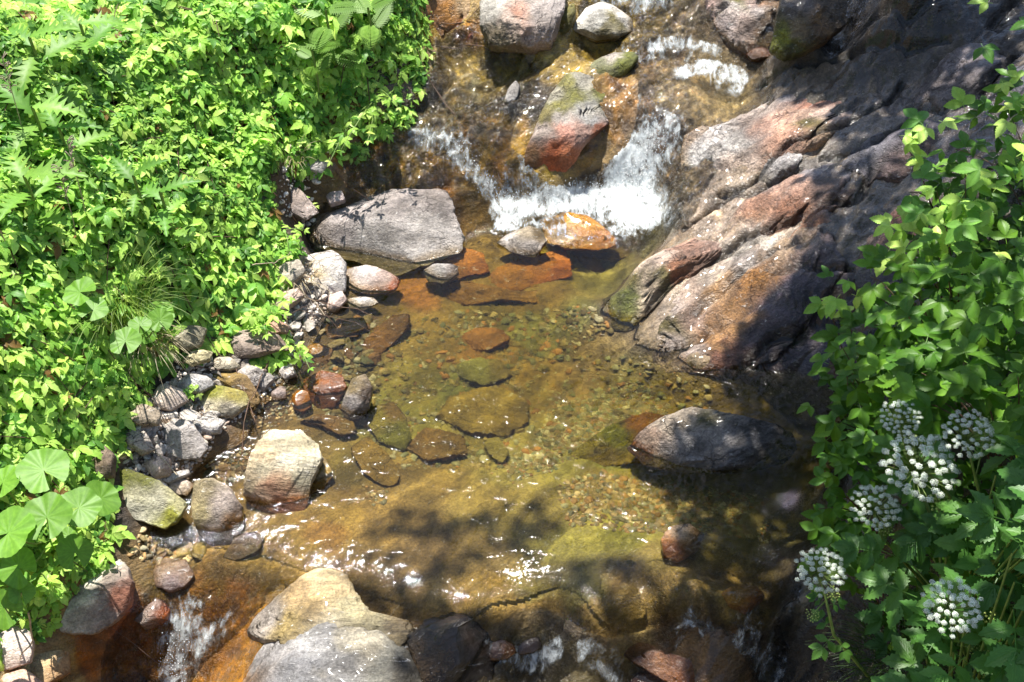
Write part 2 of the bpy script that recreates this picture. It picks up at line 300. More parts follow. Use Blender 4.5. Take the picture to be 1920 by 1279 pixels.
def water_material(name, thin):
    m, t = newmat(name); out = N(t, 'ShaderNodeOutputMaterial')
    foam = N(t, 'ShaderNodeAttribute', attribute_name='foam').outputs['Fac']; turb = N(t, 'ShaderNodeAttribute', attribute_name='turb').outputs['Fac']
    tint = N(t, 'ShaderNodeAttribute', attribute_name='Col').outputs['Color']
    g = N(t, 'ShaderNodeNewGeometry'); pos = g.outputs['Position']
    mp = N(t, 'ShaderNodeMapping'); t.links.new(pos, mp.inputs[0]); mp.inputs['Scale'].default_value = (1, .45, .6); mp.inputs['Rotation'].default_value = (0, 0, radians(-8))
    st = mp.outputs[0]
    a = noise(t, pos, 14, 3, .5, .6); b_ = noise(t, st, 34, 5, .65, 1.2); c_ = noise(t, st, 75, 4, .6, .5)
    h = math_(t, 'ADD', math_(t, 'MULTIPLY', a, .75), math_(t, 'MULTIPLY', b_, .15))
    tb = math_(t, 'MULTIPLY', turb, math_(t, 'ADD', math_(t, 'MULTIPLY', b_, 3.0), math_(t, 'MULTIPLY', c_, 1.8)))
    h = math_(t, 'ADD', h, tb)
    bp = N(t, 'ShaderNodeBump'); bp.inputs['Strength'].default_value = 1; bp.inputs['Distance'].default_value = .010; t.links.new(h, bp.inputs['Height'])
    gl = N(t, 'ShaderNodeBsdfGlossy'); gl.inputs['Roughness'].default_value = .05; t.links.new(bp.outputs[0], gl.inputs['Normal'])
    tp = N(t, 'ShaderNodeBsdfRefraction'); tp.inputs['IOR'].default_value = 1.33; tp.inputs['Roughness'].default_value = 0; t.links.new(tint, tp.inputs[0]); t.links.new(bp.outputs[0], tp.inputs['Normal'])
    t0_ = N(t, 'ShaderNodeBsdfTransparent'); t.links.new(tint, t0_.inputs[0]); t1_ = N(t, 'ShaderNodeMixShader'); t1_.inputs[0].default_value = thin; t.links.new(tp.outputs[0], t1_.inputs[1]); t.links.new(t0_.outputs[0], t1_.inputs[2]); tp = t1_
    fr = N(t, 'ShaderNodeFresnel'); fr.inputs[0].default_value = 1.33; t.links.new(bp.outputs[0], fr.inputs['Normal'])
    mx = N(t, 'ShaderNodeMixShader'); t.links.new(fr.outputs[0], mx.inputs[0]); t.links.new(tp.outputs[0], mx.inputs[1]); t.links.new(gl.outputs[0], mx.inputs[2])
    # white water: bubbles where the foam attribute beats a streaky noise
    fn = noise(t, st, 26, 8, .72, 1.5); f2 = noise(t, st, 90, 5, .7, .8)
    f0 = noise(t, st, 9, 5, .6, 2.5); q = math_(t, 'ADD', math_(t, 'MULTIPLY', f0, .46), math_(t, 'ADD', math_(t, 'MULTIPLY', fn, .38), math_(t, 'MULTIPLY', f2, .16)))
    qc = math_(t, 'ADD', math_(t, 'MULTIPLY', math_(t, 'SUBTRACT', q, .5), 2.9), .5)
    k = ramp(t, math_(t, 'SUBTRACT', foam, qc), -.25, .50)
    k = math_(t, 'MULTIPLY', k, ramp(t, foam, .02, .2))
    df = N(t, 'ShaderNodeBsdfDiffuse'); df.inputs[0].default_value = (.78, .83, .84, 1); b2 = N(t, 'ShaderNodeBump'); b2.inputs['Distance'].default_value = .03; b2.inputs['Strength'].default_value = .8
    t.links.new(q, b2.inputs['Height']); t.links.new(b2.outputs[0], df.inputs['Normal'])
    tl = N(t, 'ShaderNodeBsdfTranslucent'); tl.inputs[0].default_value = (.8, .86, .88, 1); m3 = N(t, 'ShaderNodeMixShader'); m3.inputs[0].default_value = .25
    t.links.new(df.outputs[0], m3.inputs[1]); t.links.new(tl.outputs[0], m3.inputs[2])
    m2 = N(t, 'ShaderNodeMixShader'); t.links.new(k, m2.inputs[0]); t.links.new(mx.outputs[0], m2.inputs[1]); t.links.new(m3.outputs[0], m2.inputs[2]); t.links.new(m2.outputs[0], out.inputs[0])
    return m
M_WATER = water_material('pool_water', 0.0); M_RAPID = water_material('rapid_water', 1.0)

# ------------------------------------------------------------------ terrain sheet
def axis(a, b, step, far):
    core = np.arange(a, b+1e-6, step); g = []; s = step; x = 0
    while x < far: s *= 1.18; x += s; g.append(x)
    g = np.array(g); return np.concatenate([a-g[::-1], core, b+g])
GX = axis(-3.6, 3.6, .0105, 60); GY = axis(-2.6, 4.6, .0105, 60)
X, Y = np.meshgrid(GX, GY); nx, ny = len(GX), len(GY); x = X.ravel(); y = Y.ravel()
bed0 = BED(x, y); lev = LEVEL(x, y)
P3 = np.stack([x, y, np.zeros_like(x)], -1)
ca, sa = cos(radians(42)), sin(radians(42)); gu = x*ca+y*sa; gv = -x*sa+y*ca        # along and across the grain
crk1 = ss(.80, .99, fbm(np.stack([gu*.8+.25*perlin(P3*2.2), gv*3.2+.25*perlin(P3*2.2+9), gu*0+12.0], -1), 2, True))
strata = -.9*crk1+fbm(np.stack([gu*.9, gv*5.5, gu*0+2.0], -1), 5, True)
led = fbm(np.stack([gu*1.6, gv*9, gu*0+7.0], -1), 4)
n_lo = fbm(P3*2.6+5, 5); n_hi = fbm(P3*14+9, 3)
righty = ss(.35, .9, x-.25*(y-1))*1.0                                # bedrock lies to the right
JOINTS = [[(1690,165),(1660,205),(1600,235),(1540,265),(1470,300),(1420,345),(1340,400),(1280,440)], [(1640,335),(1600,385),(1540,400),(1480,432),(1400,452),(1330,495),(1260,535),(1200,600)], 
  [(1590,520),(1500,520),(1430,540),(1400,600),(1330,640),(1250,670)], [(1600,600),(1500,640),(1440,660),(1400,695)], [(1900,110),(1820,200),(1760,220),(1700,215)], [(1700,240),(1620,290),(1540,300)], [(1430,560),(1500,580),(1590,560)],
  [(1460,100),(1560,90),(1700,40),(1850,-10)], [(1430,170),(1560,125),(1700,110),(1780,80)], [(1350,380),(1420,370),(1500,325)], [(1500,470),(1400,520),(1300,600)], [(1450,30),(1458,70),(1480,98)]]
JOINTS = [W2(j) for j in JOINTS]
def joint(px, py, wd=.03):
    q = np.stack([px, py, px*0], -1); jx = px+.035*fbm(q*5+61, 3); jy = py+.035*fbm(q*5+91, 3); d = np.full(np.shape(px), 9.0)
    for j in JOINTS: d = np.minimum(d, seg_dist(jx, jy, j))
    return 1-ss(.15*wd, wd*(1+.5*fbm(q*3, 2)), d)
jn = joint(x, y)
casc = ss(.02, .12, lev)*ss(-1.6, -.6, x)                            # the rocky steps of the cascade
instream = ss(-.01, .02, lev-bed0)*ss(-.05, -.02, lev)*ss(.0, -.3, y); righty = righty*(1-.85*instream); bed0 = bed0-.028*instream
casc2 = ss(-.06, -.14, lev)
rough = np.clip(np.maximum.reduce([righty, casc, casc2]), 0, 1)
deep = ss(.06, .16, lev-bed0)*(1-rough*.6)
zone = np.maximum(casc, casc2)*ss(-.03, .0, lev-bed0)*(1-ss(.07, .12, lev-bed0)*.8)
fine_ = fbm(P3*24+13, 4, True); fin2 = fbm(P3*46+3, 3)
bed = bed0+zone*(fine_*.012+fin2*.007)+n_lo*.022+n_hi*.004+rough*(strata*.034+led*.022)*(1-.6*ss(0.02,.12,lev-bed0))-jn*.045+casc*((fbm(P3*7+31, 5, True)-.2)*.030+.010*fbm(P3*26+3, 3, True))
far = np.maximum(0, np.maximum(np.abs(x)-4.5, 0)+np.maximum(np.abs(y-1)-4.5, 0)); bed = bed+far*.25
# colour of the bed (what the photo shows, as surface colour)
KC = .50
BC = [(850,120,(150,110,60)),(1000,110,(165,125,70)),(1080,85,(170,120,60)),(1250,20,(165,110,50)),(1330,60,(170,110,50)),(1300,110,(180,115,55)),(1380,160,(150,105,50)),(1280,190,(190,130,60)),
 (820,40,(170,120,65)),(860,20,(185,150,110)),(870,70,(150,80,35)),(780,190,(95,75,55)),(820,180,(80,65,55)),(860,200,(110,75,40)),(900,170,(95,75,45)),(740,250,(120,75,35)),(700,290,(150,80,25)),(650,310,(145,75,25)),(760,300,(150,95,35)),
 (850,320,(160,95,30)),(900,280,(150,90,30)),(940,240,(130,80,35)),(960,300,(165,100,30)),(960,210,(60,45,35)),(980,190,(70,55,45)),(700,330,(130,80,35)),(880,370,(150,95,40)),(850,370,(140,80,35)),
 (1200,200,(150,85,40)),(1230,250,(150,80,35)),(1180,270,(140,80,40)),(1240,330,(160,100,50)),(1130,310,(130,80,40)),(1250,380,(140,100,50)),(1230,430,(110,100,50)),
 (1050,440,(150,130,60)),(1150,500,(125,115,60)),(1000,540,(150,115,50)),(870,480,(160,120,50)),(900,560,(130,110,50)),(1000,590,(135,130,75)),(1100,580,(120,115,60)),(1180,560,(140,100,45)),(1150,620,(145,105,50)),
 (770,540,(170,90,40)),(740,570,(140,95,45)),(650,600,(110,90,45)),(600,640,(115,90,45)),(800,620,(135,110,50)),(900,650,(165,95,40)),(960,660,(150,105,50)),(850,700,(125,125,70)),(780,700,(135,120,50)),
 (720,760,(120,115,45)),(1000,700,(150,125,60)),(1080,700,(150,105,70)),(1180,700,(145,125,60)),(1300,710,(140,115,50)),(1400,740,(120,95,45)),(1150,760,(165,155,110)),(1060,790,(150,135,85)),(950,850,(155,140,80)),
 (1080,840,(140,130,55)),(1150,820,(130,140,45)),(1200,800,(150,90,35)),(1100,800,(140,120,60)),(600,830,(135,110,55)),(640,870,(130,110,45)),(560,790,(130,100,50)),(500,770,(130,80,40)),(450,820,(135,85,45)),
 (450,870,(140,110,60)),(700,930,(165,130,75)),(800,900,(160,130,75)),(900,930,(160,135,75)),(1000,960,(150,130,65)),(1150,900,(150,125,70)),(1250,930,(130,115,70)),(1400,950,(120,105,60)),(1500,950,(95,85,50)),
 (1050,1010,(150,140,55)),(1180,1000,(150,145,50)),(1230,1040,(140,120,55)),(900,1030,(140,115,75)),(760,1040,(140,110,80)),(700,1100,(135,105,75)),(900,1110,(170,135,75)),(1000,1100,(130,115,60)),(1100,1100,(120,110,65)),
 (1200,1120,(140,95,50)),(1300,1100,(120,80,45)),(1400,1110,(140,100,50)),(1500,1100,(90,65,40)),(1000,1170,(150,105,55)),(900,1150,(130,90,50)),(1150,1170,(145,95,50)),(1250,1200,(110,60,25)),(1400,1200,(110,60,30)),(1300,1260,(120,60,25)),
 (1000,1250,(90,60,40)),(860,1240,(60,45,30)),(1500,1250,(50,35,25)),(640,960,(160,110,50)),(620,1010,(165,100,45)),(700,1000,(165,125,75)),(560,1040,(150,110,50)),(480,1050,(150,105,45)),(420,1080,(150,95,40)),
 (300,1010,(140,110,60)),(270,1040,(130,100,50)),(380,1130,(160,85,30)),(430,1130,(170,90,40)),(330,1200,(165,85,30)),(250,1180,(150,65,25)),(170,1220,(150,75,30)),(300,1260,(150,80,35)),(400,1220,(160,85,40)),(120,1250,(160,110,70)),(40,1230,(190,165,130)),
 (350,860,(150,110,70)),(300,860,(150,125,100)),(420,780,(150,125,100)),(540,720,(120,75,40)),(500,650,(120,105,90)),(560,560,(150,140,130)),(520,460,(140,130,110)),(560,390,(110,85,55)),(580,330,(120,85,50)),
 (300,700,(90,75,50)),(400,650,(110,100,85)),(250,800,(110,100,85)),(200,980,(70,60,50)),(100,1180,(130,110,80)),
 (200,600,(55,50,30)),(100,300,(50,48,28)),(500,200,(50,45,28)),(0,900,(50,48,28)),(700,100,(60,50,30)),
 (1400,330,(165,140,115)),(1330,420,(190,160,135)),(1270,470,(175,130,90)),(1450,400,(165,140,125)),(1500,300,(130,120,115)),(1600,250,(100,90,85)),(1650,350,(95,85,80)),(1600,450,(90,80,75)),(1500,230,(100,90,70)),
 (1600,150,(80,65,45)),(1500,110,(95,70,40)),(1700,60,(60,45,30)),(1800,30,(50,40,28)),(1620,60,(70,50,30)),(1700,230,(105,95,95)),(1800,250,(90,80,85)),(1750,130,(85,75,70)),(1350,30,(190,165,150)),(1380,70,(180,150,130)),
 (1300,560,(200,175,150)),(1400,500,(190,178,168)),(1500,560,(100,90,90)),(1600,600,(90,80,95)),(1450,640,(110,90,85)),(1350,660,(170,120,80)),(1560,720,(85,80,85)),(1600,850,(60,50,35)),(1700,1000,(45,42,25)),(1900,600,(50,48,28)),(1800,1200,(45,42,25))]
BCP = hit(np.array([c[0] for c in BC]), np.array([c[1] for c in BC]), GROUND)[:, :2]
subm = ss(.01, .05, lev-bed)
wx = x+.10*fbm(P3*3.1+11, 4)+.03*fbm(P3*13+3, 3); wy = y+.10*fbm(P3*3.1+71, 4)+.03*fbm(P3*13+43, 3)
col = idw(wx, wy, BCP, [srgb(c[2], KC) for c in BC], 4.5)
rust = ss(.0, .35, fbm(P3*6+90, 4)); dk = ss(.05, .4, fbm(P3*8+120, 4)); och = ss(.1, .4, fbm(P3*10+150, 4)); act = np.maximum(casc, casc2*.6)[:, None]
col = col*(1-act*dk[:, None]*.5)*(1+act*och[:, None]*np.array([.75, .55, .1]))*(1-act*rust[:, None]*np.array([.05, .22, .40]))
z_ = zone[:, None]; dk2 = ss(.05, .35, fbm(P3*17+7, 4))[:, None]; go = ss(.02, .3, fbm(P3*21+77, 4))[:, None]; gr_ = ss(.12, .35, fbm(P3*12+177, 4))[:, None]
col = col*(1-z_*dk2*.45)*(1+z_*go*np.array([.75, .62, .25])); col = col*(1-.55*z_*gr_)+.55*z_*gr_*srgb((150,140,135), KC)
col *= (1+.45*fbm(np.stack([gu*3, gv*14, gu*0], -1), 4)*rough+.30*fbm(P3*22, 3)+.25*fbm(np.stack([x*5, y*16, x*0+4], -1), 4))[:, None]
rd = ss(1.5, 2.6, col[:, 0]/(col[:, 1]+1e-4)); col[:, 1] *= 1+.38*rd; col[:, 0] *= 1-.06*rd; col[:, 2] *= 1+.15*rd; col = col*(1+subm[:, None]*np.array([.58, .58, .08])); lum = (col@np.array([.3, .6, .1]))[:, None]; ds = np.clip(.12+.42*righty+.14*casc, 0, .6)[:, None]; col = col*(1-ds)+lum*np.array([1.08, 1.0, .86])*ds; col *= (1+.60*casc*(1-righty)+.25*casc+.42*righty+.55*casc2)[:, None]; col = col*(1+np.maximum(casc*(1-righty), casc2)[:, None]*np.array([0, .10, 0]))
col *= (1-.6*jn)[:, None]
wet = ss(-.05, .0, lev-bed+.03*n_lo)*.95; wet = np.maximum(wet, rough*ss(.0, .25, fbm(P3*2.2+50, 4)+.34)*.95)
wet = np.maximum(wet, .9*ss(.0, .3, y-(.2*x+2.0)+.0)*ss(.8, 1.4, x))
wet *= 1-ss(.006, .03, lev-bed)*(1-casc2)*(1-.7*casc)
wet *= 1-ss(-1.35, -1.6, x+.15*(y-1))*ss(.1,.2,bed)
i = np.arange(ny-1)[:, None]*nx; j = np.arange(nx-1)[None]; GF = np.stack([i+j, i+j+1, i+nx+j+1, i+nx+j], -1).reshape(-1, 4)
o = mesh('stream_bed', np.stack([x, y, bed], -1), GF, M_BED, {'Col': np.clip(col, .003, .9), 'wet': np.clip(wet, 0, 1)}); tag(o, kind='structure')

# ------------------------------------------------------------------ water sheet
core = (np.abs(X) < 3.6) & (Y > -2.6) & (Y < 4.6)
def foam_of(x, y):
    F = np.zeros_like(x)
    def line(px, w, s, sp=1.0):
        nonlocal F
        P = W2(px, LEVEL); d = seg_dist(x+.02*fbm(np.stack([x*9, y*9, x*0], -1), 3), y, P); F = np.maximum(F, s*(1-ss(w*.35, w, d)))
    line([(1238,255),(1215,300),(1190,345)], .20, .50); line([(1185,330),(1180,385),(1200,400)], .22, .82); line([(1215,250),(1205,300)], .10, .6)
    line([(985,388),(1040,380),(1090,375),(1150,372),(1200,378)], .12, .74); line([(1120,395),(1160,402)], .10, .66)
    line([(835,270),(870,310),(900,340),(935,375),(955,400)], .06, .52); line([(940,385),(965,400),(950,420)], .11, .66)
    line([(840,255),(870,300)], .12, .32); line([(780,255),(810,275)], .12, .36);  line([(1000,385),(1190,405)], .30, .46)
    line([(1275,134),(1320,128),(1390,142)], .08, .66); line([(1350,150),(1375,165)], .12, .4); line([(1240,80),(1290,78),(1340,95)], .06, .5); line([(1220,92),(1245,92)], .05, .6)
    line([(1130,5),(1180,12),(1250,4)], .09, .42); line([(1150,235),(1225,200)], .12, .32); line([(1180,110),(1300,90)], .12, .3)
    line([(345,1175),(340,1210),(330,1260),(320,1290)], .09, .52); line([(345,1175),(340,1215)], .16, .36); line([(430,1170),(380,1215),(350,1240)], .06, .42)
    line([(1290,1190),(1330,1230),(1360,1290)], .09, .36); line([(1400,1190),(1450,1250)], .09, .38); line([(900,1205),(930,1225),(1040,1225)], .05, .48); line([(1100,1230),(1150,1250)],.07,.4)
    return F
foam = foam_of(x, y)
dx = LEVEL(x+.03, y)-lev; dy = LEVEL(x, y+.03)-lev; slope = np.hypot(dx, dy)/.03
turb = np.clip(ss(.10, .45, slope)*.9+foam*.6, 0, 1); turb = np.maximum(turb, ss(.3, .42, lev)*.3); turb = np.maximum(turb, .35*ss(-.02, -.06, lev))
PW = np.stack([x*1.0, y*.55, x*0], -1)
wz = lev+.0012*fbm(P3*11, 3)+turb*(.014*fbm(PW*14+5, 4)+.011*fbm(PW*34+9, 3))+foam*(.036*np.maximum(0, fbm(PW*22+21, 5)+.1)+.012)
# thin film keeps to the rough bed on the steps
turb = np.maximum(turb, .8*zone); flm = bed+.004+.006*zone*np.maximum(0, fbm(PW*30+77, 3)+.2); wz = np.where(zone > .35, np.maximum(wz, flm), wz)
film = turb*(1-ss(.05, .12, lev-bed0)); wz = np.where(film > 0, wz*(1-film*.75)+film*.75*np.maximum(wz-.03, flm), wz)
dep = np.clip(wz-bed, 0, .5)
tint = np.exp(-dep[:, None]*np.array([.75, .85, 2.8])*1.0)*np.array([.995, .99, .97])
vis = (wz > bed-.02) & core.ravel() & ((x > -2.35+.0*y) | (y < -.9)) & ~((x < -1.25-.25*(y+.2)) & (y > .2) & (bed > lev))
vis &= ~((x > 1.55) & (y < .9) & (y > -.1) & (x > 1.75))
keep = vis[GF].any(1); fast = (np.maximum(turb, 2*foam)[GF].mean(1) > .16) | (lev[GF].mean(1) < -.025) | (lev[GF].mean(1) > .03)
for nm_, mt_, sl_ in (('water', M_WATER, keep & ~fast), ('rapids', M_RAPID, keep & fast)):
    F2 = GF[sl_]; used = np.unique(F2); rm = np.zeros(len(x), np.int64); rm[used] = np.arange(len(used))
    wob = mesh(nm_, np.stack([x, y, wz], -1)[used], rm[F2], mt_, {'Col': tint[used], 'foam': foam[used], 'turb': turb[used]}); tag(wob, kind='structure')

r = np.random.default_rng(8); sv = []; 
for (u0, v0, u1, v1, n, sc_) in [(1238,255,1190,350,500,.05),(1190,340,1195,400,420,.06),(940,385,1010,395,160,.035),(850,270,940,380,160,.03),(1020,375,1180,375,260,.04),(1290,132,1385,145,140,.03),(345,1175,325,1280,170,.035)]:
    t = r.uniform(0, 1, n); p = hit(u0+(u1-u0)*t, v0+(v1-v0)*t, LEVEL); p = p+r.normal(0, 1, (n, 3))*[sc_, sc_, 0]; p[:, 2] += np.abs(r.normal(0, sc_*1.1, n))+.01; sv.append(p)
sv = np.concatenate(sv); ov = np.array([[1, 0, 0], [-1, 0, 0], [0, 1, 0], [0, -1, 0], [0, 0, 1], [0, 0, -1.0]]); of = np.array([[0, 2, 4], [2, 1, 4], [1, 3, 4], [3, 0, 4], [2, 0, 5], [1, 2, 5], [3, 1, 5], [0, 3, 5]])
V, F = inst(ov, of, np.tile(np.eye(3), (len(sv), 1, 1)), sv, np.stack([r.uniform(.0012, .003, len(sv))]*2+[r.uniform(.0015, .006, len(sv))], -1)); o = mesh('spray', V, F, plain('spray_white', (.8, .84, .86), .3), {}); tag(o, kind='stuff')

# ------------------------------------------------------------------ rocks
def icosphere(n):
    import bmesh
    bm = bmesh.new(); bmesh.ops.create_icosphere(bm, subdivisions=n, radius=1); V = np.array([v.co[:] for v in bm.verts]); F = np.array([[v.index for v in f.verts] for f in bm.faces]); bm.free(); return V, F
ICO = {k: icosphere(k) for k in (1, 2, 3, 4, 5, 6)}
ALLROCK = []
def rock(label, outline, cols, zo=.03, up=.08, down=.10, tilt=22, mat=None, lod=5, rough=.05, facets=7, wet=0.0, seed=None, roundness=.48, embed=False, name='rock', cat='rock', group=None, ang=None, wetline=True, tiltx=0, colpow=4, terr=0.0):
    seed = seed if seed is not None else len(ALLROCK)+11; r = np.random.default_rng(seed); P = np.array(outline, float)
    # area centroid
    xx, yy = P[:, 0], P[:, 1]; x2, y2 = np.roll(xx, -1), np.roll(yy, -1); cr = xx*y2-x2*yy; A = cr.sum()/2
    cu, cv = ((xx+x2)*cr).sum()/6/A, ((yy+y2)*cr).sum()/6/A
    if embed: up *= .95; zo = 0; rough *= 1.5; roundness = .5; tilt = 0
    sunk = name == 'sunken_rock'
    if sunk: zo = .012+.3*up
    g = hit(cu, cv, BED if sunk else GROUND, zo); n = np.array([sin(radians(tiltx)), -sin(radians(tilt)), cos(radians(tilt))]); n /= np.linalg.norm(n)
    def un(u, v):
        if embed: q_ = hit(np.asarray(u, float), np.asarray(v, float), GROUND, .03); q_[..., 2] = g[2]; return q_
        d = ray(u, v); t = ((g-CAM)@n)/(d@n); return CAM+d*t[..., None]
    ex = np.cross([0, 1.0, 0], n); ex /= np.linalg.norm(ex); ey = np.cross(n, ex)
    Q = un(P[:, 0], P[:, 1])-g; q2 = np.stack([Q@ex, Q@ey], -1)
    V, F = ICO[lod]; th = np.arctan2(V[:, 1], V[:, 0])
    # outline radius in each direction by ray casting on the polygon
    TT = np.linspace(-pi, pi, 361); rad = np.zeros(361)
    for k in range(len(q2)):
        a = q2[k]; b = q2[(k+1) % len(q2)]; e = b-a
        den = np.cos(TT)*e[1]-np.sin(TT)*e[0]; den = np.where(np.abs(den) < 1e-9, 1e-9, den)
        s = (a[0]*e[1]-a[1]*e[0])/den; m = (a[0]*np.sin(TT)-a[1]*np.cos(TT))/den*-1
        mm = (np.cos(TT)*a[1]-np.sin(TT)*a[0])/-( np.cos(TT)*e[1]-np.sin(TT)*e[0]+1e-12)
        ok = (s > 0) & (mm >= -1e-6) & (mm <= 1+1e-6); rad = np.where(ok, np.maximum(rad, s), rad)
    rad = np.where(rad <= 0, np.median(rad[rad > 0]), rad); tc = np.stack([np.cos(TT), np.sin(TT), TT*0+seed*3.7], -1); rad = rad*(1+.06*fbm(tc*2.2, 3)+.035*fbm(tc*7, 3, True))
    rr = np.interp(th, TT, rad); R0 = np.sqrt(abs(np.mean(rad**2)))
    cz = np.clip(V[:, 2], -1, 1); cr_ = np.sqrt(np.maximum(0, 1-cz**2))
    s = cr_**roundness; h = np.sign(cz)*np.abs(cz)**(.7)
    pos = np.stack([rr*s*np.cos(th), rr*s*np.sin(th), np.where(h > 0, h*up, h*down)], -1)
    # broken facets: planes that shave the upper side
    for k in range(facets*2+2):
        a = r.uniform(0, 2*pi); el = r.uniform(.45, 1.35); pn = np.array([cos(a)*cos(el), sin(a)*cos(el), sin(el)])
        pn_s = pn/np.array([R0, R0, up]); L = np.linalg.norm(pn_s); dd = (pos@pn_s); lim = r.uniform(.52, .88)*np.percentile(dd, 99.5)
        ex_ = np.maximum(0, dd-lim); pos = pos-ex_[:, None]*pn_s/(L*L)*np.array([.22, .22, 1.0])
    off = r.uniform(-50, 50, 3); sp = pos/R0
    nr = pos/np.array([R0, R0, (up+down)/2])**2; nr /= np.linalg.norm(nr, axis=1)[:, None]+1e-9
    nz = fbm(sp*1.7+off, 4)*.6+fbm(sp*6+off, 4, True)*.36+fbm(sp*17+off, 3)*.13
    a2 = radians((ang if ang is not None else 35)); gu_ = (pos[:, 0]*cos(a2)+pos[:, 1]*sin(a2))/R0; gv_ = (-pos[:, 0]*sin(a2)+pos[:, 1]*cos(a2))/R0
    lay = fbm(np.stack([gu_*.7, gv_*4.2, pos[:, 2]/R0*5], -1)+off, 4, True)
    if embed:
        A_, B_ = (Wx := g[0]+pos[:, 0])*ca+(Wy := g[1]+pos[:, 1])*sa, -Wx*sa+Wy*ca; q_ = np.stack([Wx, Wy, Wx*0], -1)
        lay = fbm(np.stack([A_*1.2, B_*8, A_*0+3], -1), 5, True)*.9-1.3*ss(.78, .98, fbm(np.stack([A_*.9+.2*perlin(q_*3), B_*4.5+.2*perlin(q_*3+5), A_*0+1], -1), 2, True))
    amt = R0*rough if not embed else .03; edge = 1-.6*cr_**6
    pos = pos+nr*(nz*amt+lay*amt*(1.3 if ang is not None else .5))[:, None]*edge[:, None]
    if terr > 0:
        zz = pos[:, 2]/terr; pos[:, 2] = (np.floor(zz)+ss(.25, .75, zz-np.floor(zz)))*terr*.7+pos[:, 2]*.3
    Wp = pos[:, :1]*ex+pos[:, 1:2]*ey+pos[:, 2:]*n+g
    if embed: jn_ = joint(Wp[:, 0], Wp[:, 1]); Wp[:, 2] += BED(Wp[:, 0], Wp[:, 1])-g[2]+.02-.045*jn_
    cp = np.array([c[:2] for c in cols], float); cq = un(cp[:, 0], cp[:, 1])-g; cq = np.stack([cq@ex, cq@ey], -1)
    wq = pos[:, :2]+R0*np.stack([.22*fbm(sp*2.6+off+9, 4), .22*fbm(sp*2.6+off+33, 4)], -1)+R0*.07*np.stack([fbm(sp*11+off, 3), fbm(sp*11+off+5, 3)], -1)
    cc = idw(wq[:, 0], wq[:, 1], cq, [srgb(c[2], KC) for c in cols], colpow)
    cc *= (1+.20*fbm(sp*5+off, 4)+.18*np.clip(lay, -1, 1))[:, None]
    if embed: cc *= 1.22*(1-.6*jn_)[:, None]
    lv = LEVEL(Wp[:, 0], Wp[:, 1]); wt = np.full(len(V), float(wet))
    if wetline:
        wl = (1-ss(.01, .04, BED(Wp[:, 0], Wp[:, 1])-lv))*(1-ss(.004, .03, Wp[:, 2]-lv+.012*fbm(sp*5+off+3, 3))); wt = np.maximum(wt, wl); cc = cc*(1-wl*(-.25 if sunk else .30))[:, None]; wt = wt*(1-ss(.008, .02, lv-Wp[:, 2]))
        cc = cc*(1-wl[:, None]*np.array([.0, .14, .35]))
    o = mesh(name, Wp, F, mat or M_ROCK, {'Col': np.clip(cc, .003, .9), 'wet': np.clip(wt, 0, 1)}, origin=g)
    tag(o, label, cat, group); ALLROCK.append((g[0], g[1], R0)); return o
G = (176,168,164); GD = (120,115,112); BR = (140,100,55); MO = (95,98,28); WH = (232,228,215); PK = (205,150,125); OC = (185,125,50)
# --- the boulders beside and in the pool
rock('large flat grey boulder between the leafy bank and the cascade', [(572,430),(600,388),(660,360),(720,345),(790,334),(835,350),(850,400),(868,440),(862,465),(800,492),(735,514),(690,495),(640,475),(600,455)],
     [(650,400,(178,168,165)),(740,370,(160,150,146)),(800,430,(185,178,172)),(700,460,(172,166,160)),(820,370,(140,130,125)),(610,430,(165,155,150))], .115, .11, .2, 20, M_BOULDER, 6, .04, 9)
rock('cream and white blocky stone with a salmon pink lower face beside the pool', [(500,805),(560,800),(590,828),(600,860),(580,900),(572,950),(555,983),(520,978),(470,950),(457,925),(470,870),(485,830)],
     [(520,830,(228,216,182)),(560,840,(220,208,172)),(500,880,(208,196,165)),(570,880,(198,190,165)),(490,930,(218,182,150)),(530,945,(222,155,120)),(555,965,(210,148,112)),(510,915,(215,165,130)),(540,915,(222,180,140)),(470,910,(205,185,150)),(560,900,(215,205,172)),(540,860,(236,230,205)),(500,850,(225,200,160))], .10, .14, .16, 34, M_SWIRL, 6, .06, 14, roundness=.4, ang=70)
rock('flat grey stone with moss along its upper left edge, beside the butterbur leaves', [(200,880),(245,882),(300,905),(347,940),(330,975),(305,987),(250,970),(215,960),(205,930)],
     [(235,890,(105,110,20)),(270,897,(115,118,30)),(210,905,(90,95,25)),(260,930,(185,180,150)),(300,945,(195,190,165)),(250,960,(205,200,180)),(318,965,(170,170,60)),(335,945,(180,175,130))], .07, .07, .10, 22, M_BOULDER, 5, .07, 7)
rock('rounded pinkish grey stone half in water, left of the cream stone', [(365,905),(400,900),(430,915),(452,950),(455,990),(430,1020),(400,1032),(370,1000),(358,950)],
     [(380,920,(170,155,120)),(420,950,(195,180,170)),(380,960,(180,165,120)),(400,1000,(195,180,172)),(440,990,(150,105,45)),(425,1015,(170,150,130))], .05, .09, .12, 26, M_BOULDER, 5, .05, 6)
rock('angular grey stone blotched with white lichen at the lower left', [(205,1030),(230,1055),(245,1090),(240,1130),(215,1160),(170,1187),(120,1185),(75,1165),(100,1120),(110,1090),(150,1060),(190,1040)],
     [(200,1045,(235,230,210)),(150,1075,(150,140,130)),(170,1090,(230,225,205)),(210,1080,(150,135,125)),(225,1120,(190,130,105)),(140,1110,(165,158,148)),(120,1140,(225,220,205)),(150,1150,(170,165,155)),(190,1140,(175,165,158)),(95,1160,(180,175,165)),(165,1125,(220,215,200))], .06, .12, .14, 26, M_BOULDER, 6, .05, 8, colpow=5)
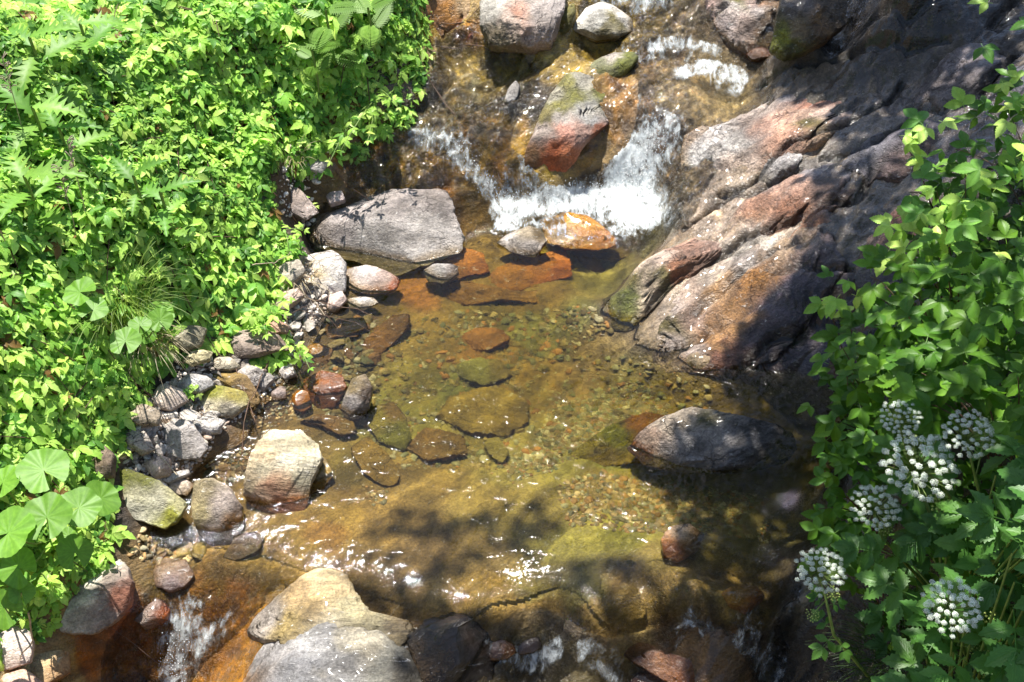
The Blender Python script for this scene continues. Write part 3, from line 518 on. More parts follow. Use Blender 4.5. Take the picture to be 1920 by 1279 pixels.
rock('low wet purplish grey stone above its twin in the orange run at the lower left', [(283,1062),(310,1045),(350,1052),(364,1080),(345,1100),(320,1110),(290,1100)], [(320,1065,(165,145,130)),(335,1090,(150,130,125))], .01, .05, .08, 10, M_BOULDER, 4, .05, 3, .9)
rock('low wet grey stone with rusty rim, just above the lower left rapid', [(252,1162),(272,1128),(306,1110),(326,1130),(312,1160),(270,1178)], [(290,1140,(150,130,120)),(265,1160,(165,150,140)),(315,1150,(150,80,35))], .012, .05, .08, 12, M_BOULDER, 4, .05, 3, .9)
rock('dark olive stone with a striped face under shallow water, below the pinkish stone', [(418,1042),(440,1010),(480,999),(497,1012),(484,1035),(444,1050)], [(450,1030,(115,95,55)),(475,1010,(125,110,70))], -.01, .03, .05, 8, M_BOULDER, 4, .04, 3, 1)
rock('upright brown stone with a pale worn side, standing in the left shallows', [(660,712),(685,702),(698,728),(692,765),(668,798),(647,792),(638,762)],
     [(665,730,(150,130,90)),(655,765,(180,170,165)),(685,740,(85,65,45)),(670,785,(90,65,40)),(665,750,(190,180,172))], .05, .08, .10, 36, M_BOULDER, 5, .07, 6, .3)
rock('small pale knobbly stone in the plunge pool beside the yellow rock', [(933,452),(950,435),(990,420),(1015,430),(1024,452),(1002,484),(965,475)],
     [(950,450,(200,192,185)),(990,440,(170,155,130)),(1010,440,(105,85,45)),(995,465,(190,180,172)),(965,465,(175,165,155))], .05, .05, .08, 24, M_BOULDER, 5, .10, 6)
rock('small light grey stone just breaking the water below the large boulder', [(793,505),(812,497),(858,500),(860,515),(832,534),(802,527)], [(820,510,(190,185,180)),(850,515,(165,155,150)),(810,525,(150,140,130))], .02, .04, .06, 16, M_BOULDER, 4, .05, 5)
rock('bright yellow ochre rock lapped by the foam at the foot of the waterfall', [(1013,408),(1060,398),(1100,402),(1130,428),(1162,455),(1120,470),(1060,468),(1025,450)],
     [(1050,420,(235,165,35)),(1090,440,(225,150,40)),(1130,455,(200,125,40)),(1040,445,(215,165,75)),(1110,430,(215,150,60))], .012, .045, .1, 16, M_BOULDER, 5, .05, 4, 1, wetline=False)
# --- sunken stones seen through the water
SUB = dict(name='sunken_rock', cat='sunken rock', wet=.7)
rock('tawny sunken slab under the small light grey stone', [(785,520),(795,498),(868,470),(905,482),(917,518),(870,530),(830,545)], [(880,500,(190,130,60)),(840,525,(150,110,50)),(900,515,(170,110,50))], -.035, .035, .08, 12, M_BOULDER, 5, .05, 5, **SUB)
rock('broad orange brown sunken slab in the middle of the upper pool', [(905,545),(935,515),(1000,490),(1060,470),(1072,530),(1010,548),(950,572),(912,566)], [(1020,510,(185,125,50)),(960,540,(160,115,50)),(1050,520,(175,105,45))], -.05, .045, .10, 14, M_BOULDER, 5, .06, 6, **SUB)
rock('narrow olive sunken rock with a dark cleft, right of the orange slab', [(1062,480),(1090,478),(1120,505),(1135,532),(1110,535),(1080,505)], [(1090,500,(140,115,50)),(1120,525,(120,95,40))], -.08, .05, .10, 14, M_BOULDER, 4, .06, 5, **SUB)
rock('dark sunken ledge at the right foot of the plunge pool', [(1105,480),(1150,470),(1205,462),(1200,495),(1150,510),(1120,500)], [(1150,490,(120,100,50)),(1180,480,(110,95,50))], -.10, .05, .10, 12, M_BOULDER, 4, .06, 5, **SUB)
rock('long ragged sunken ledge crossing the pool below the orange slab', [(800,555),(870,540),(960,560),(1080,552),(1110,570),(1020,582),(940,578),(870,590),(815,575)], [(860,560,(140,105,45)),(960,570,(150,115,55)),(1060,565,(130,110,55))], -.08, .06, .10, 14, M_BOULDER, 5, .07, 6, **SUB)
rock('long brown sunken rock with a shadowed side, near the left shore stones', [(668,668),(690,640),(735,590),(768,590),(768,615),(740,650),(708,680),(680,684)], [(740,610,(120,90,45)),(700,650,(135,100,50)),(750,600,(90,65,35))], -.0, .06, .10, 22, M_BOULDER, 5, .05, 5, **SUB)
rock('shorter brown sunken rock lying left of the long brown one', [(585,620),(620,600),(680,595),(690,615),(650,635),(600,642)], [(620,620,(125,95,50)),(670,608,(130,105,55))], -.03, .05, .08, 12, M_BOULDER, 4, .05, 4, **SUB)
rock('large broad flat sunken stone near the middle of the pool', [(818,792),(845,755),(890,740),(930,736),(985,760),(992,800),(950,832),(880,826)], [(870,780,(140,125,65)),(930,780,(150,135,75)),(960,800,(125,110,60))], -.09, .05, .12, 8, M_BOULDER, 5, .03, 4, **SUB)
rock('green tinged sunken rock left of the large broad flat one', [(690,772),(738,758),(762,790),(772,830),(758,855),(712,836),(692,806)], [(710,790,(130,125,50)),(745,820,(115,120,45)),(735,780,(110,90,45))], -.035, .04, .08, 12, M_BOULDER, 5, .05, 4, **SUB)
rock('brownish sunken rock directly below the green tinged one', [(758,845),(800,812),(868,822),(878,860),(800,874)], [(810,840,(130,105,55)),(850,850,(120,100,50))], -.045, .04, .08, 10, M_BOULDER, 5, .05, 4, **SUB)
rock('olive leaf shaped sunken stone above the cluster of rusty pebbles', [(655,842),(690,822),(722,850),(748,885),(750,912),(722,919),(684,892)], [(690,860,(135,115,55)),(725,895,(125,105,45))], -.02, .035, .06, 10, M_BOULDER, 4, .04, 3, **SUB)
rock('olive sunken rock tucked behind the cream and white stone', [(580,930),(572,880),(596,850),(612,860),(624,892),(604,920)], [(600,885,(135,115,50)),(590,915,(115,95,40))], -.01, .05, .08, 18, M_BOULDER, 4, .05, 4, **SUB)
rock('blue green flat sunken stone above the large broad flat one', [(858,700),(900,688),(940,690),(962,715),(905,742),(862,724)], [(900,710,(125,130,80)),(940,705,(130,120,80))], -.14, .04, .08, 6, M_BOULDER, 4, .04, 3, **SUB)
rock('reddish sunken stone near the centre of the pool', [(862,650),(890,632),(945,635),(955,655),(920,675),(880,672)], [(900,650,(165,120,65)),(935,655,(155,112,62))], -.16, .04, .08, 6, M_BOULDER, 4, .05, 3, **SUB)
rock('tan sunken stone with a straight crack, below the pale gravel', [(640,820),(600,800),(560,795),(600,780),(660,790),(672,812)], [(620,800,(135,105,55)),(650,810,(120,100,50))], -.015, .03, .05, 6, M_BOULDER, 4, .05, 3, **SUB)
rock('small grey green sunken stone below the large broad flat one', [(905,835),(935,830),(955,860),(940,880),(918,862)], [(930,850,(140,135,80))], -.08, .03, .05, 6, M_BOULDER, 3, .05, 3, **SUB)
rock('yellowish sunken rock glowing in the dark water at the lower right', [(1352,1112),(1375,1098),(1420,1098),(1432,1122),(1400,1147),(1368,1135)], [(1390,1115,(190,150,75)),(1415,1130,(165,110,55))], -.03, .05, .08, 12, M_BOULDER, 4, .05, 3, **SUB)
rock('chestnut brown wet rock under the small leafy sprig on the left shore', [(568,712),(600,694),(640,704),(652,730),(628,766),(600,772),(574,752)], [(600,720,(135,85,45)),(630,740,(120,75,40))], .01, .05, .09, 16, M_BOULDER, 5, .05, 4, .8, name='sunken_rock', cat='sunken rock')
rock('smooth orange brown egg shaped stone beside the chestnut rock', [(547,748),(558,732),(578,736),(585,762),(568,776),(550,768)], [(565,755,(160,110,60))], .01, .04, .05, 14, M_PEB, 4, .03, 2, .8)
rock('green and orange submerged shoulder of rock left of the dark boulder', [(1050,880),(1100,840),(1150,805),(1210,782),(1260,790),(1240,850),(1200,880),(1120,890)], [(1090,860,(140,135,50)),(1150,830,(125,135,45)),(1200,800,(155,108,58)),(1220,840,(125,88,48)),(1130,870,(145,130,60))], -.03, .05, .1, 14, M_SLAB, 5, .05, 3, **SUB)
# --- left bank stones
BK = dict(name='bank_stone', cat='stone')
B = [('whitish streaked slab leaning below the left end of the large boulder', [(572,470),(620,462),(648,490),(646,540),(612,572),(590,560),(568,520)], [(600,490,(190,185,182)),(630,520,(200,195,190)),(600,545,(180,175,170)),(590,515,(165,145,110))], .05,.07,.10,26),
 ('greyish wedge stone wedged under the lower edge of the large boulder', [(645,500),(690,494),(752,520),(738,548),(690,552),(648,536)], [(680,510,(180,172,168)),(720,525,(165,145,135)),(740,535,(150,90,60))], .04,.05,.08,20),
 ('small white stone at the waterline under the wedge stone', [(648,558),(700,555),(710,566),(682,580),(655,574)], [(680,566,(195,192,190))], .03,.035,.05,16),
 ('pinkish brown block standing on end right of the whitish slab', [(612,552),(640,544),(650,560),(627,590),(608,586)], [(628,568,(185,165,155))], .04,.05,.07,26),
 ('tan flat stone under the leaf tips, left of the whitish slab', [(505,560),(555,535),(570,550),(535,578),(512,575)], [(540,555,(180,160,145))], .07,.035,.06,18),
 ('brownish flat stone close under the leaves, above the large boulder', [(505,342),(560,350),(597,388),(572,405),(530,388),(508,365)], [(540,365,(155,140,130)),(575,385,(165,150,142))], .04,.05,.08,18),
 ('small pale stone between the large boulder and the brown trickle', [(604,352),(635,347),(647,372),(618,381)], [(625,365,(175,160,155))], .04,.04,.06,16),
 ('grey speckled stone at the leaf edge beside the upper trickle', [(563,300),(593,289),(617,300),(603,319),(572,316)], [(590,303,(170,165,160))], .05,.04,.06,18),
 ('tan flat stone with a ragged edge, left of the mossy topped one', [(275,746),(298,720),(340,724),(351,745),(318,766),(285,761)], [(310,740,(190,175,160)),(335,750,(175,160,150))], .07,.05,.07,20),
 ('blocky tan stone with a cap of moss, above the grey pile', [(367,762),(373,737),(405,722),(458,733),(467,752),(432,779),(388,776)], [(400,735,(125,125,35)),(440,742,(140,130,60)),(390,760,(190,180,155)),(430,768,(185,175,155))], .07,.06,.08,22),
 ('bluish grey flat stone half under the small maple like leaf', [(328,712),(350,700),(385,700),(402,716),(372,732),(332,728)], [(360,715,(165,162,160))], .09,.04,.06,16),
 ('light grey stone under the mossy capped block', [(360,792),(388,775),(421,785),(406,809),(374,811)], [(390,792,(185,180,175))], .04,.04,.06,20),
 ('smooth medium grey stone in the middle of the bank pile', [(298,802),(328,780),(358,790),(387,832),(370,856),(335,856),(303,842)], [(340,815,(160,153,148)),(360,840,(170,163,158)),(315,830,(150,145,140))], .06,.07,.09,24),
 ('pale angular stone leaning toward the wet edge, upper of a pair', [(430,702),(468,685),(497,695),(482,721),(450,722)], [(465,705,(180,172,165))], .06,.04,.06,22),
 ('dark grey slice of stone leaning toward the wet edge, lower of a pair', [(473,722),(503,696),(514,708),(492,732),(478,732)], [(495,713,(155,148,142))], .04,.035,.06,24),
 ('yellowish thin stone under the overhanging leaves', [(338,672),(360,657),(398,655),(392,671),(355,681)], [(368,666,(190,180,140))], .10,.03,.05,16),
 ('shaded dark stone with lichen under the bramble leaves', [(308,622),(348,604),(384,610),(374,642),(342,654),(316,643)], [(345,630,(120,115,95))], .10,.07,.09,24),
 ('wide brown slab roofing a dark hollow under the leaves', [(408,645),(440,615),(520,618),(545,642),(484,662),(430,670)], [(450,640,(140,125,115)),(510,635,(150,130,115))], .10,.06,.08,20),
 ('long mossy brown stone sloping down to the wet edge', [(383,697),(422,684),(462,704),(490,745),(470,765),(438,728)], [(420,700,(140,115,60)),(460,735,(125,100,60)),(400,693,(120,115,45))], .05,.05,.07,18),
 ('small wet bluish stone at the edge of the brown shallows', [(503,727),(534,721),(537,745),(512,751)], [(520,736,(145,130,125))], .02,.035,.05,16),
 ('pinkish rounded stone above the two flat flakes', [(263,868),(283,850),(318,858),(317,888),(287,894)], [(290,870,(195,172,155))], .05,.05,.07,22),
 ('thin grey flake pointing right, upper of the two flakes', [(300,897),(350,877),(356,884),(316,904)], [(330,890,(175,170,165))], .04,.02,.04,12),
 ('pale layered flake beside the rounded pinkish stone, lower of the two flakes', [(310,914),(340,896),(363,904),(350,926),(325,926)], [(340,910,(200,185,170))], .03,.03,.05,14),
 ('whitish stone at the far lower left corner behind leaves', [(-30,1180),(40,1165),(58,1200),(50,1240),(0,1255),(-40,1240)], [(20,1200,(195,180,170))], .08,.08,.1,22),
 ('tan blocky stone in the lower left corner beside the orange run', [(35,1235),(80,1195),(122,1208),(125,1258),(70,1292),(35,1275)], [(80,1230,(200,180,140)),(110,1250,(175,140,100))], .05,.07,.1,22),
 ('lowest pinkish stone in the lower left corner', [(-20,1275),(35,1250),(75,1275),(70,1330),(-20,1330)], [(30,1285,(200,165,145))], .05,.07,.1,22),
 ('dark brown stone in the shade behind the butterbur leaves', [(168,870),(192,830),(212,850),(208,890),(180,900)], [(190,865,(110,95,80))], .08,.07,.09,24),
 ('grey brown angular stone at the leaf edge above the moss stone', [(232,770),(262,752),(300,768),(295,792),(255,795)], [(265,775,(175,160,140))], .09,.05,.07,20),
 ('small tan stone with a shaded side between the leaf edge and the grey pile', [(236,800),(270,806),(288,838),(262,850),(238,832)], [(262,830,(165,155,145))], .08,.05,.07,20),
 ('brownish wet stone beside the thin trickle of the left shore', [(560,655),(590,640),(622,650),(618,680),(585,690)], [(590,665,(135,105,60))], .01,.04,.06,14),
 ('shaded block between the hollow and the long mossy stone', [(398,668),(430,668),(452,682),(430,692),(402,690)], [(425,680,(170,160,140))], .07,.04,.05,18),
 ('little pale stone stuck in the wet edge below the dark hollow', [(520,690),(548,684),(556,700),(532,710)], [(538,697,(190,180,172))], .03,.03,.05,16),
 ('tan stone in the thatch of dry stems left of the whitish slab', [(520,500),(560,485),(572,505),(548,528),(520,525)], [(545,505,(175,165,150))], .09,.05,.06,20),
 ('pink striped stone beneath the lowest leaves of the dry thatch', [(478,610),(520,596),(548,606),(535,622),(490,624)], [(510,610,(190,150,130))], .09,.04,.05,18)]
for lab, ol, cs, zo, up, dn, ti in B:
    cs = [(a, b, tuple(min(244, q*1.18+6) for q in c)) for a, b, c in cs]
    rock(lab, ol, cs, zo, up, dn, ti, M_ROCK if len(ol) % 2 else M_BOULDER, 5, .05, 13, 0, roundness=.38, **BK)
# --- rocks of the cascade and the upper stream
rock('mossy grey ridge of rock with an orange foot, splitting the cascade in two', [(985,335),(985,290),(1002,250),(1015,210),(1035,165),(1060,130),(1105,132),(1145,160),(1150,180),(1125,192),(1140,225),(1100,262),(1075,300),(1048,330),(1012,354)],
     [(1060,150,(135,130,70)),(1100,150,(180,175,160)),(1130,168,(115,115,45)),(1040,170,(175,170,150)),(1080,180,(120,118,50)),(1050,200,(125,120,60)),(1100,200,(190,188,182)),(1060,225,(195,185,175)),(1110,225,(195,192,188)),(1025,225,(120,110,60)),
      (1020,255,(165,150,140)),(1060,255,(205,150,130)),(1040,290,(215,115,62)),(1020,320,(215,105,45)),(1060,290,(205,125,80)),(1000,300,(150,110,70)),(1085,250,(185,150,135)),(1120,240,(150,90,60))], .07, .13, .22, 34, M_ROCK, 6, .06, 8, 0, colpow=5)
rock('moss covered rock at the top of the ridge, poking into the upper stream', [(1092,140),(1115,115),(1150,100),(1187,98),(1197,110),(1170,140),(1140,152),(1110,150)],
     [(1120,125,(150,150,110)),(1150,110,(185,175,165)),(1165,125,(110,115,30)),(1180,110,(100,105,35)),(1130,140,(105,105,45))], .04, .06, .10, 22, M_ROCK, 5, .07, 6)
rock('small slanting pale stone stuck in the left half of the cascade', [(944,192),(952,170),(968,152),(976,160),(970,185),(956,200)], [(960,175,(195,190,185))], .04, .05, .07, 30, M_BOULDER, 4, .06, 5)
rock('small light stone at the crest of the cascade beside the mossy ridge', [(1002,150),(1020,136),(1032,142),(1028,155),(1010,158)], [(1018,148,(185,180,172))], .02, .03, .05, 16, M_BOULDER, 3, .05, 4)
rock('bright white rock with mossy flanks in the upper stream', [(1062,46),(1085,15),(1110,-2),(1150,8),(1188,32),(1190,52),(1160,66),(1120,68),(1090,56)],
     [(1100,30,(250,248,240)),(1130,15,(240,238,230)),(1120,50,(235,232,222)),(1150,40,(140,130,80)),(1170,50,(125,115,70)),(1165,30,(230,225,215)),(1130,60,(130,120,80)),(1175,45,(220,215,205))], .05, .09, .12, 24, M_BOULDER, 5, .06, 7)
rock('tall grey and tan rock at the top edge, cleft down its middle', [(920,78),(905,45),(905,0),(920,-50),(1060,-50),(1058,0),(1045,45),(1035,76),(1000,82),(960,80)],
     [(920,30,(175,170,160)),(960,40,(190,170,155)),(975,30,(200,150,125)),(1010,30,(190,178,170)),(1040,10,(180,170,165)),(990,-20,(190,185,175)),(935,10,(200,195,185)),(930,70,(150,135,110))], .10, .12, .18, 30, M_ROCK, 6, .07, 7, ang=80)
rock('brown stained rock face at the left edge of the upper stream', [(800,60),(800,-40),(900,-40),(905,30),(918,72),(880,90),(830,110),(805,100)],
     [(830,20,(175,125,70)),(870,20,(190,160,120)),(860,60,(150,90,45)),(890,50,(95,85,75)),(820,80,(150,115,80)),(880,75,(165,95,50)),(850,40,(180,130,70))], .05, .10, .15, 30, M_ROCK, 6, .08, 7, .5, embed=True)
rock('small mossy rock between the tall cleft rock and the white rock', [(1040,52),(1055,20),(1075,5),(1080,25),(1068,50),(1052,62)], [(1060,35,(120,115,50))], .04, .05, .08, 22, M_ROCK, 4, .07, 5)
rock('pale pinkish rock sloping into the upper stream at the top right', [(1300,-40),(1305,5),(1335,30),(1355,62),(1385,85),(1425,92),(1455,80),(1462,30),(1480,-40)],
     [(1330,10,(205,175,165)),(1370,20,(195,185,180)),(1360,55,(190,175,170)),(1400,70,(180,160,150)),(1430,30,(175,165,160)),(1375,15,(120,115,50)),(1410,10,(190,165,155)),(1445,70,(150,130,105))], .07, .10, .16, 30, M_SLAB, 6, .06, 7, ang=40, embed=True)
rock('dark grey rock with a bright moss patch at the top right', [(1450,80),(1460,30),(1475,-40),(1590,-40),(1585,40),(1550,70),(1510,92),(1478,97)],
     [(1470,72,(135,140,30)),(1480,88,(85,90,25)),(1500,20,(130,120,115)),(1530,50,(150,115,70)),(1500,60,(130,115,90)),(1560,20,(95,80,60))], .08, .10, .18, 30, M_SLAB, 6, .06, 8, .3, ang=60)
rock('little brown stone at the water edge below the pale pinkish rock', [(1398,98),(1418,86),(1448,92),(1445,106),(1412,110)], [(1425,98,(120,85,60))], .02, .04, .06, 18, M_ROCK, 4, .06, 5)
# --- the right hand bedrock
SL = dict(name='bedrock_slab', cat='bedrock', mat=M_SLAB, ang=42, embed=True)
rock('long grey slab with a salmon pink band, running up beside the waterfall', [(1262,385),(1268,345),(1284,300),(1290,252),(1320,236),(1362,238),(1450,186),(1500,150),(1560,136),(1640,132),(1688,158),(1682,190),(1620,218),(1565,250),(1500,290),(1420,340),(1350,378),(1300,392)],
     [(1300,250,(225,210,200)),(1340,260,(212,204,198)),(1310,300,(202,198,194)),(1380,280,(210,205,200)),(1300,340,(212,188,172)),(1360,330,(200,180,165)),(1440,250,(218,178,158)),(1470,280,(208,165,142)),(1500,230,(218,185,165)),(1420,215,(195,180,170)),
      (1540,220,(220,195,180)),(1470,180,(135,132,135)),(1540,160,(130,128,130)),(1620,150,(120,118,120)),(1600,190,(130,125,125)),(1560,180,(160,125,110)),(1520,195,(190,140,120)),(1510,245,(110,100,50)),(1450,330,(150,135,115)),(1270,370,(95,85,60)),(1660,170,(115,112,115))], .08, .13, .25, 30, lod=6, rough=.05, facets=6, wet=.45, **SL)
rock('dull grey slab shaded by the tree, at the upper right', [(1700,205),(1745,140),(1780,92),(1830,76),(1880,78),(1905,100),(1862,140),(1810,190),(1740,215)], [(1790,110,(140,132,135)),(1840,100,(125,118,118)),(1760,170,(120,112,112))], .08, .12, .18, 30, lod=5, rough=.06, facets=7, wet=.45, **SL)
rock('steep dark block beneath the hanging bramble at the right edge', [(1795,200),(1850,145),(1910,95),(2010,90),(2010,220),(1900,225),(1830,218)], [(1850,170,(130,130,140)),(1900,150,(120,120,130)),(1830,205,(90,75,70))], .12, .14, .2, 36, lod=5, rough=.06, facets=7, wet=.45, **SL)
rock('grey and rust slab in the middle of the right hand bedrock', [(1362,425),(1400,375),(1480,325),(1555,300),(1612,308),(1645,338),(1620,375),(1560,400),(1480,432),(1400,455)],
     [(1420,395,(205,160,135)),(1480,360,(195,160,142)),(1530,320,(140,135,138)),(1590,320,(120,115,118)),(1560,360,(105,85,75)),(1480,410,(165,120,95)),(1390,430,(175,155,140)),(1450,335,(160,150,145))], .06, .10, .2, 28, lod=6, rough=.05, facets=6, wet=.45, **SL)
rock('narrow white topped rib below the long pink banded slab', [(1395,360),(1440,312),(1488,280),(1508,288),(1484,318),(1430,352)], [(1450,325,(165,160,158)),(1490,292,(185,180,178)),(1420,348,(150,140,125))], .05, .06, .12, 26, lod=5, rough=.06, facets=4, wet=.3, **SL)
rock('rusty block below the middle slab', [(1482,442),(1525,405),(1575,388),(1585,415),(1540,448),(1500,465)], [(1530,425,(180,135,110)),(1565,405,(160,150,150))], .07, .07, .12, 26, lod=5, rough=.06, facets=6, wet=.5, **SL)
rock('moss patched slab tongue dipping into the pool', [(1108,588),(1130,552),(1180,502),(1250,476),(1340,415),(1372,420),(1382,450),(1305,500),(1262,530),(1215,575),(1190,612),(1145,604)],
     [(1130,580,(120,105,55)),(1150,570,(95,95,35)),(1190,530,(105,95,45)),(1180,560,(95,100,35)),(1210,505,(205,185,165)),(1240,495,(200,180,165)),(1215,545,(215,195,170)),(1290,470,(190,150,130)),(1340,435,(195,165,150)),(1270,510,(170,120,90)),(1240,525,(110,100,60))], .03, .10, .2, 26, lod=6, rough=.05, facets=6, wet=.25, colpow=5, **SL)
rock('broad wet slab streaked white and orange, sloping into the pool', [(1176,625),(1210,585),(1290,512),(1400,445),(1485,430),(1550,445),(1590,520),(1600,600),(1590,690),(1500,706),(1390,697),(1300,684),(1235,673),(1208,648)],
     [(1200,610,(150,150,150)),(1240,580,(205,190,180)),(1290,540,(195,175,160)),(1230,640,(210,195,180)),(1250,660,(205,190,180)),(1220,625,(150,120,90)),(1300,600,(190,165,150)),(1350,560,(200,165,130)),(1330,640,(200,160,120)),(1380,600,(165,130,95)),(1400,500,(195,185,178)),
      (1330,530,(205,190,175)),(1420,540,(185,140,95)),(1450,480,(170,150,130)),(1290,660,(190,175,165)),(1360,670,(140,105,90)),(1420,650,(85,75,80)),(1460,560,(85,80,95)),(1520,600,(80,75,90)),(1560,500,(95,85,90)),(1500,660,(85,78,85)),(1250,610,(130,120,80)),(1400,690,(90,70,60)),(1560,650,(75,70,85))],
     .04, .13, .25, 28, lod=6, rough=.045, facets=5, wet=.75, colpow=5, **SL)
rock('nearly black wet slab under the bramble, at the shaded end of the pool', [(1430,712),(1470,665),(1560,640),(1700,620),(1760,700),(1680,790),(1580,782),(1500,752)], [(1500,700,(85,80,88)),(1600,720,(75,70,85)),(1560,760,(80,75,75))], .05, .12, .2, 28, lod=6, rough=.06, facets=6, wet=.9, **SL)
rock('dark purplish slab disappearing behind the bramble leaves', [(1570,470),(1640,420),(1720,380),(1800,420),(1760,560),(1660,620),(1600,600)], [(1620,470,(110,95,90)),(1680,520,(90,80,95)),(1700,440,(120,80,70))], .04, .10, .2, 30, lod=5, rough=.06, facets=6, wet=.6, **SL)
rock('grey spur between the pink banded slab and the bramble', [(1560,300),(1600,255),(1700,200),(1790,215),(1780,290),(1700,340),(1630,330)], [(1620,280,(120,118,125)),(1680,250,(115,110,118)),(1720,300,(100,80,75))], .05, .09, .2, 28, lod=5, rough=.06, facets=6, wet=.3, **SL)
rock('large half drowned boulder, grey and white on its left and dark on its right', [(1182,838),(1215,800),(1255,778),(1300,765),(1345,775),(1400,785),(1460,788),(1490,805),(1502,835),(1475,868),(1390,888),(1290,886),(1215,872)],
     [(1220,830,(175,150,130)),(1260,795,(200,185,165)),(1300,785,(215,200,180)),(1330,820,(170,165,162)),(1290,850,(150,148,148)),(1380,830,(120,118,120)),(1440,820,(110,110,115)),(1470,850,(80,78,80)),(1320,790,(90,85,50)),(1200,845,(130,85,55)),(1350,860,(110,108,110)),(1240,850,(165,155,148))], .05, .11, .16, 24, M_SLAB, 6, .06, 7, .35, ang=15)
# --- the bottom of the frame
rock('pale swirled bedrock hump with a hollow edge at the bottom, above the grey hump', [(468,1180),(490,1150),(540,1108),(600,1074),(650,1080),(662,1112),(690,1148),(768,1160),(790,1200),(740,1225),(640,1215),(540,1205),(490,1198)],
     [(500,1165,(165,155,145)),(560,1110,(160,135,95)),(600,1090,(190,170,130)),(630,1110,(180,160,120)),(590,1140,(155,132,90)),(650,1150,(165,155,120)),(700,1180,(155,145,112)),(540,1170,(150,130,80)),(740,1175,(120,105,75)),(620,1185,(175,165,140))], .0, .045, .2, 14, M_SWIRL, 6, .04, 3, .1, roundness=.5, embed=True, ang=15, name='bedrock_hump', cat='bedrock')
rock('grey bedrock hump filling the bottom edge of the picture', [(405,1330),(430,1260),(475,1210),(530,1185),(620,1182),(700,1190),(760,1225),(790,1290),(800,1400),(600,1420),(400,1400)],
     [(500,1230,(140,136,134)),(600,1210,(152,150,148)),(560,1270,(128,127,128)),(680,1220,(168,160,140)),(720,1260,(120,118,108)),(640,1260,(126,124,122)),(450,1290,(140,110,80)),(760,1280,(80,74,62))], .0, .06, .25, 18, M_SWIRL, 6, .04, 3, .1, roundness=.5, embed=True, ang=15, name='bedrock_hump', cat='bedrock')
rock('black wet rock ledge at the left end of the lower drop', [(765,1190),(800,1155),(850,1132),(885,1160),(925,1200),(935,1240),(900,1300),(800,1310)], [(830,1180,(60,50,38)),(880,1230,(50,38,28)),(800,1250,(75,62,45))], .0, .06, .2, 24, M_SLAB, 6, .06, 6, .95, ang=10, embed=True)
rock('brown knob standing clear of the lip of the lower drop', [(905,1228),(915,1208),(940,1198),(965,1205),(970,1222),(950,1236),(920,1240)], [(940,1218,(85,55,28))], .03, .045, .1, 24, M_ROCK, 4, .08, 5, .95)
rock('smaller dark knob next to the brown one on the lip', [(962,1215),(975,1200),(1010,1194),(1018,1210),(1000,1224),(975,1228)], [(990,1210,(70,50,35))], .02, .035, .1, 24, M_ROCK, 4, .08, 5, .95)
rock('wet chestnut rock under the lip of the lower drop, in mid stream', [(1150,1330),(1160,1260),(1200,1235),(1245,1222),(1290,1240),(1310,1290),(1300,1350)], [(1220,1260,(115,78,42)),(1270,1290,(100,66,36))], .04, .08, .2, 24, M_ROCK, 5, .08, 6, .95)
rock('rust coloured wet rock glittering in the lower drop', [(1170,1225),(1195,1192),(1240,1178),(1300,1192),(1345,1235),(1350,1290),(1290,1300),(1220,1260)], [(1230,1195,(120,82,48)),(1300,1230,(125,78,40)),(1320,1290,(110,68,38))], .0, .05, .2, 24, M_ROCK, 5, .1, 6, .95)
rock('small grey rock with an ochre rim beside the rusty pebbles', [(1240,1012),(1255,990),(1295,980),(1322,1000),(1308,1030),(1272,1052),(1245,1042)], [(1285,1005,(185,160,130)),(1265,1035,(160,105,55)),(1305,1020,(170,150,130))], .02, .05, .08, 20, M_ROCK, 5, .08, 5, .8)

# ------------------------------------------------------------------ loose stones and gravel
def sample_poly(P, n, r):
    P = np.array(P); lo, hi = P.min(0), P.max(0); out = np.zeros((0, 2))
    while len(out) < n:
        q = r.uniform(lo, hi, (n*2, 2)); out = np.concatenate([out, q[in_poly(q[:, 0], q[:, 1], [tuple(a) for a in P])]])
    return out[:n]
from bisect import bisect
BEDG = bed.reshape(ny, nx)
def bed_at(px, py):
    fx = np.clip(np.interp(px, GX, np.arange(nx)), 0, nx-1.001); fy = np.clip(np.interp(py, GY, np.arange(ny)), 0, ny-1.001)
    i0 = fy.astype(int); j0 = fx.astype(int); a = fy-i0; b = fx-j0
    return (BEDG[i0, j0]*(1-a)*(1-b)+BEDG[i0+1, j0]*a*(1-b)+BEDG[i0, j0+1]*(1-a)*b+BEDG[i0+1, j0+1]*a*b)
def pebble_template(seed, lod=2):
    r = np.random.default_rng(seed); V, F = ICO[lod]; V = V.copy(); o = r.uniform(-9, 9, 3)
    V = V*(1+.22*fbm(V*1.1+o, 2))[:, None]
    for k in range(4):
        a = r.normal(size=3); a /= np.linalg.norm(a); d = V@a; V = V-np.maximum(0, d-r.uniform(.55, .8))[:, None]*a
    return V*np.array([1, .75, .5]), F
